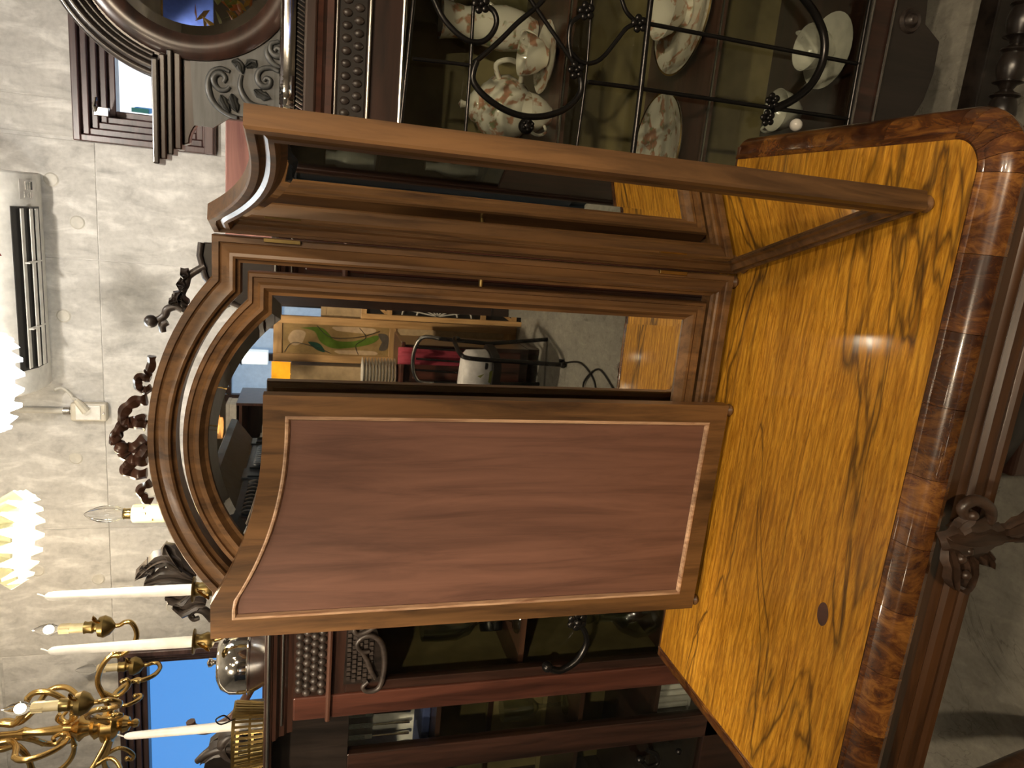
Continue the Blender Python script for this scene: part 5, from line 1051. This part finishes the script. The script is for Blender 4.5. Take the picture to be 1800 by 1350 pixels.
fc = MB().tube(smooth([(-.80,-1.75,.006),(-.74,-1.45,.006),(-.80,-1.22,.006),(-.90,-1.20,.006),(-.93,-1.30,.006),(-.84,-1.36,.012),(-.72,-1.18,.006),(-.78,-.95,.006)],6), .006, 8).build('floor_cord', 'black', None, 60, label='black cable looped on the concrete floor, seen in the mirror', category='cable')
MB().lathe([(0,-.02),(.014,-.02),(.016,.02),(0,.022)], ax='x', c=(-.80,-1.76,.0165), n=12).build('plug', 'black', fc)
# drum shades, bookcase, crystal chandelier, box
for x, y, z, lb in ((-1.15,-1.5,2.0,'amber drum lampshade hanging nearest the slate cabinet, seen in the mirror'), (-1.28,-1.85,2.02,'amber drum lampshade hanging behind the first one, seen in the mirror')):
    t = thing('drum_lamp', lb, 'lamp', (x, y, z), group='amber drum lamps')
    mb = MB().lathe([(.058,0),(.062,0),(.062,.11),(.058,.11)], n=28); MB().torus_loft([[(r*math.cos(2*PI*i/28), r*math.sin(2*PI*i/28), h) for r, h in ((.058,0),(.062,0),(.062,.11),(.058,.11))] for i in range(28)]).build('shade', 'drum_shade', t, 30)
    MB().ball((0,0,.055), .02, 8).build('bulb', 'bulb_lit', t, 60); MB().tube([(0,0,.07),(0,0,ZC-z)], .004, 6).build('cord', 'brass', t); MB().tube([(-.06,0,.105),(.06,0,.105)], .002, 6).build('spider', 'brass', t)
bc2 = thing('bookcase', 'brown bookcase in the far left corner, seen in the mirror', 'bookcase', (-1.82, -3.3, 0))
MB().box(-.40,-.38,-.25,.25,0,2.06).box(.36,.38,-.25,.25,0,2.06).box(-.38,.36,-.25,-.235,0,2.06).build('sides', 'umber_wood', bc2, 0)
for z in (.05,.45,.85,1.25,1.62,2.04): MB().box(-.38,.36,-.235,.25,z-.02,z).build('shelf', 'umber_wood', bc2, 0)
for k, z in enumerate((.45,.85,1.25,1.62)):
    for i in range(5):
        w = .10; t = thing('storage_box', ['tan','brown','red-brown','cream'][k]+' box, '+['first','second','third','fourth','fifth'][i]+' from the left on its bookcase shelf', 'box', (-2.13+i*.145, -3.28, z+.0005), group='boxes on the bookcase')
        h = .18+.03*((i*7+k*3) % 4); MB().box(-.055,.055,-.15,.15,0,h).build('body', ['card','umber_wood','red_wood','wax'][k], t, 0, .004); MB().box(-.057,.057,-.152,.152,h,h+.02).build('lid', ['card','umber_wood','red_wood','wax'][k], t, 0, .003)
wb_ = thing('flat_box', 'long flat white box lying on the bookcase, seen in the mirror', 'box', (-1.62, -3.18, 2.0605)); MB().box(-.16,.16,-.1,.1,0,.05).build('tray', 'paper', wb_, 0, .003); MB().box(-.163,.163,-.103,.103,.05,.075).build('lid', 'paper', wb_, 0, .003)
cc2 = thing('crystal_chandelier', 'gilt chandelier hung with crystal drops behind the viewer, seen in the mirror', 'chandelier', (-.98, -2.15, 2.07))
MB().tube([(0,0,.1),(0,0,ZC-2.07)], .005, 6).build('chain', 'brass', cc2); MB().lathe([(0,0),(.02,.01),(.03,.05),(.015,.09),(.02,.12),(0,.14)], n=16).build('column', 'brass', cc2, 40)
for i in range(6):
    a = 2*PI*i/6; c, s_ = math.cos(a), math.sin(a); ar = MB().tube(smooth([(0,0,.04),(c*.08,s_*.08,.0),(c*.15,s_*.15,.02),(c*.17,s_*.17,.06)],4), .006, 6).build('arm', 'brass', cc2, 60)
    MB().lathe([(0,.06),(.02,.06),(.022,.07),(.009,.075),(.009,.12),(0,.12)], c=(c*.17,s_*.17,0), n=12).build('cup', 'brass_bright', ar, 40)
    MB().lathe([(0,.12),(.012,.13),(.013,.145),(.004,.165),(0,.17)], c=(c*.17,s_*.17,0), n=10).build('bulb', 'bulb_lit' if i % 2 == 0 else 'clear_bulb', ar, 40)
    for k in range(3): MB().ball((c*(.07+.05*k), s_*(.07+.05*k), -.04-.012*(k % 2)), .012, 4, (.7,.7,1.5)).build('crystal_drop', 'crystal', ar, 0)
# bouquet, and a blue sheet added to give the blue reflected in the round mirror
vs_ = thing('autumn_bouquet', 'vase of yellow and orange autumn leaves behind the viewer, seen in the round mirror', 'bouquet', (.95, -1.2, 1.55))
MB().lathe([(0,0),(.06,0),(.08,.08),(.05,.2),(.065,.26),(.055,.26),(.03,.2),(0,.1)], n=20).build('vase', 'blue_enamel', vs_, 40)
for i in range(46):
    a = random.uniform(0, 2*PI); e = random.uniform(.1, 1.2); r = random.uniform(.10, .26); p = Vector((math.cos(a)*math.cos(e)*r, math.sin(a)*math.cos(e)*r, .32+math.sin(e)*r*1.3)); d_ = Vector((random.uniform(-1,1), random.uniform(-1,1), random.uniform(-.3,1))).normalized()*.05; sd = d_.cross(Vector((0,.3,1))).normalized()*.03
    MB().add([p-d_, p+sd-d_*.2, p+sd*.6+d_*.4, p+d_*1.1, p-sd*.6+d_*.4, p-sd-d_*.2, p+Vector((0,0,.008))], [(0,1,6),(1,2,6),(2,3,6),(3,4,6),(4,5,6),(5,0,6)]).build('leaf', ['yellow_leaf','orange_leaf','olive_leaf'][i % 3], vs_, 0)
ps = thing('plant_stand', 'tall dark wooden stand under the autumn bouquet', 'stand', (.95, -1.2, 0)); MB().lathe([(0,0),(.14,0),(.12,.03),(.03,.06),(.025,.6),(.045,.75),(.025,.9),(.03,1.45),(.15,1.5),(.16,1.549),(0,1.549)], n=24).build('column', 'dark_wood', ps, 40); MB().lathe([(.10,.0),(.15,.0),(.16,.02),(.10,.02)], n=24).build('foot_ring', 'ebony', ps, 40)
bn = thing('reflected_blue_sheet', 'added plain blue sheet hung behind the viewer for the blue in the round mirror', 'blue_sheet', (1.05, -2.1, 2.20)); MB().box(-.20,.12,-.004,.004,0,.30).build('cloth', 'blue_enamel', bn, 0); MB().tube([(-.22,0,.30),(.14,0,.30)], .008, 8).build('rod', 'brass', bn); MB().tube([(-.04,0,.305),(-.04,0,ZC-2.2)], .002, 5).build('cord', 'wax', bn)
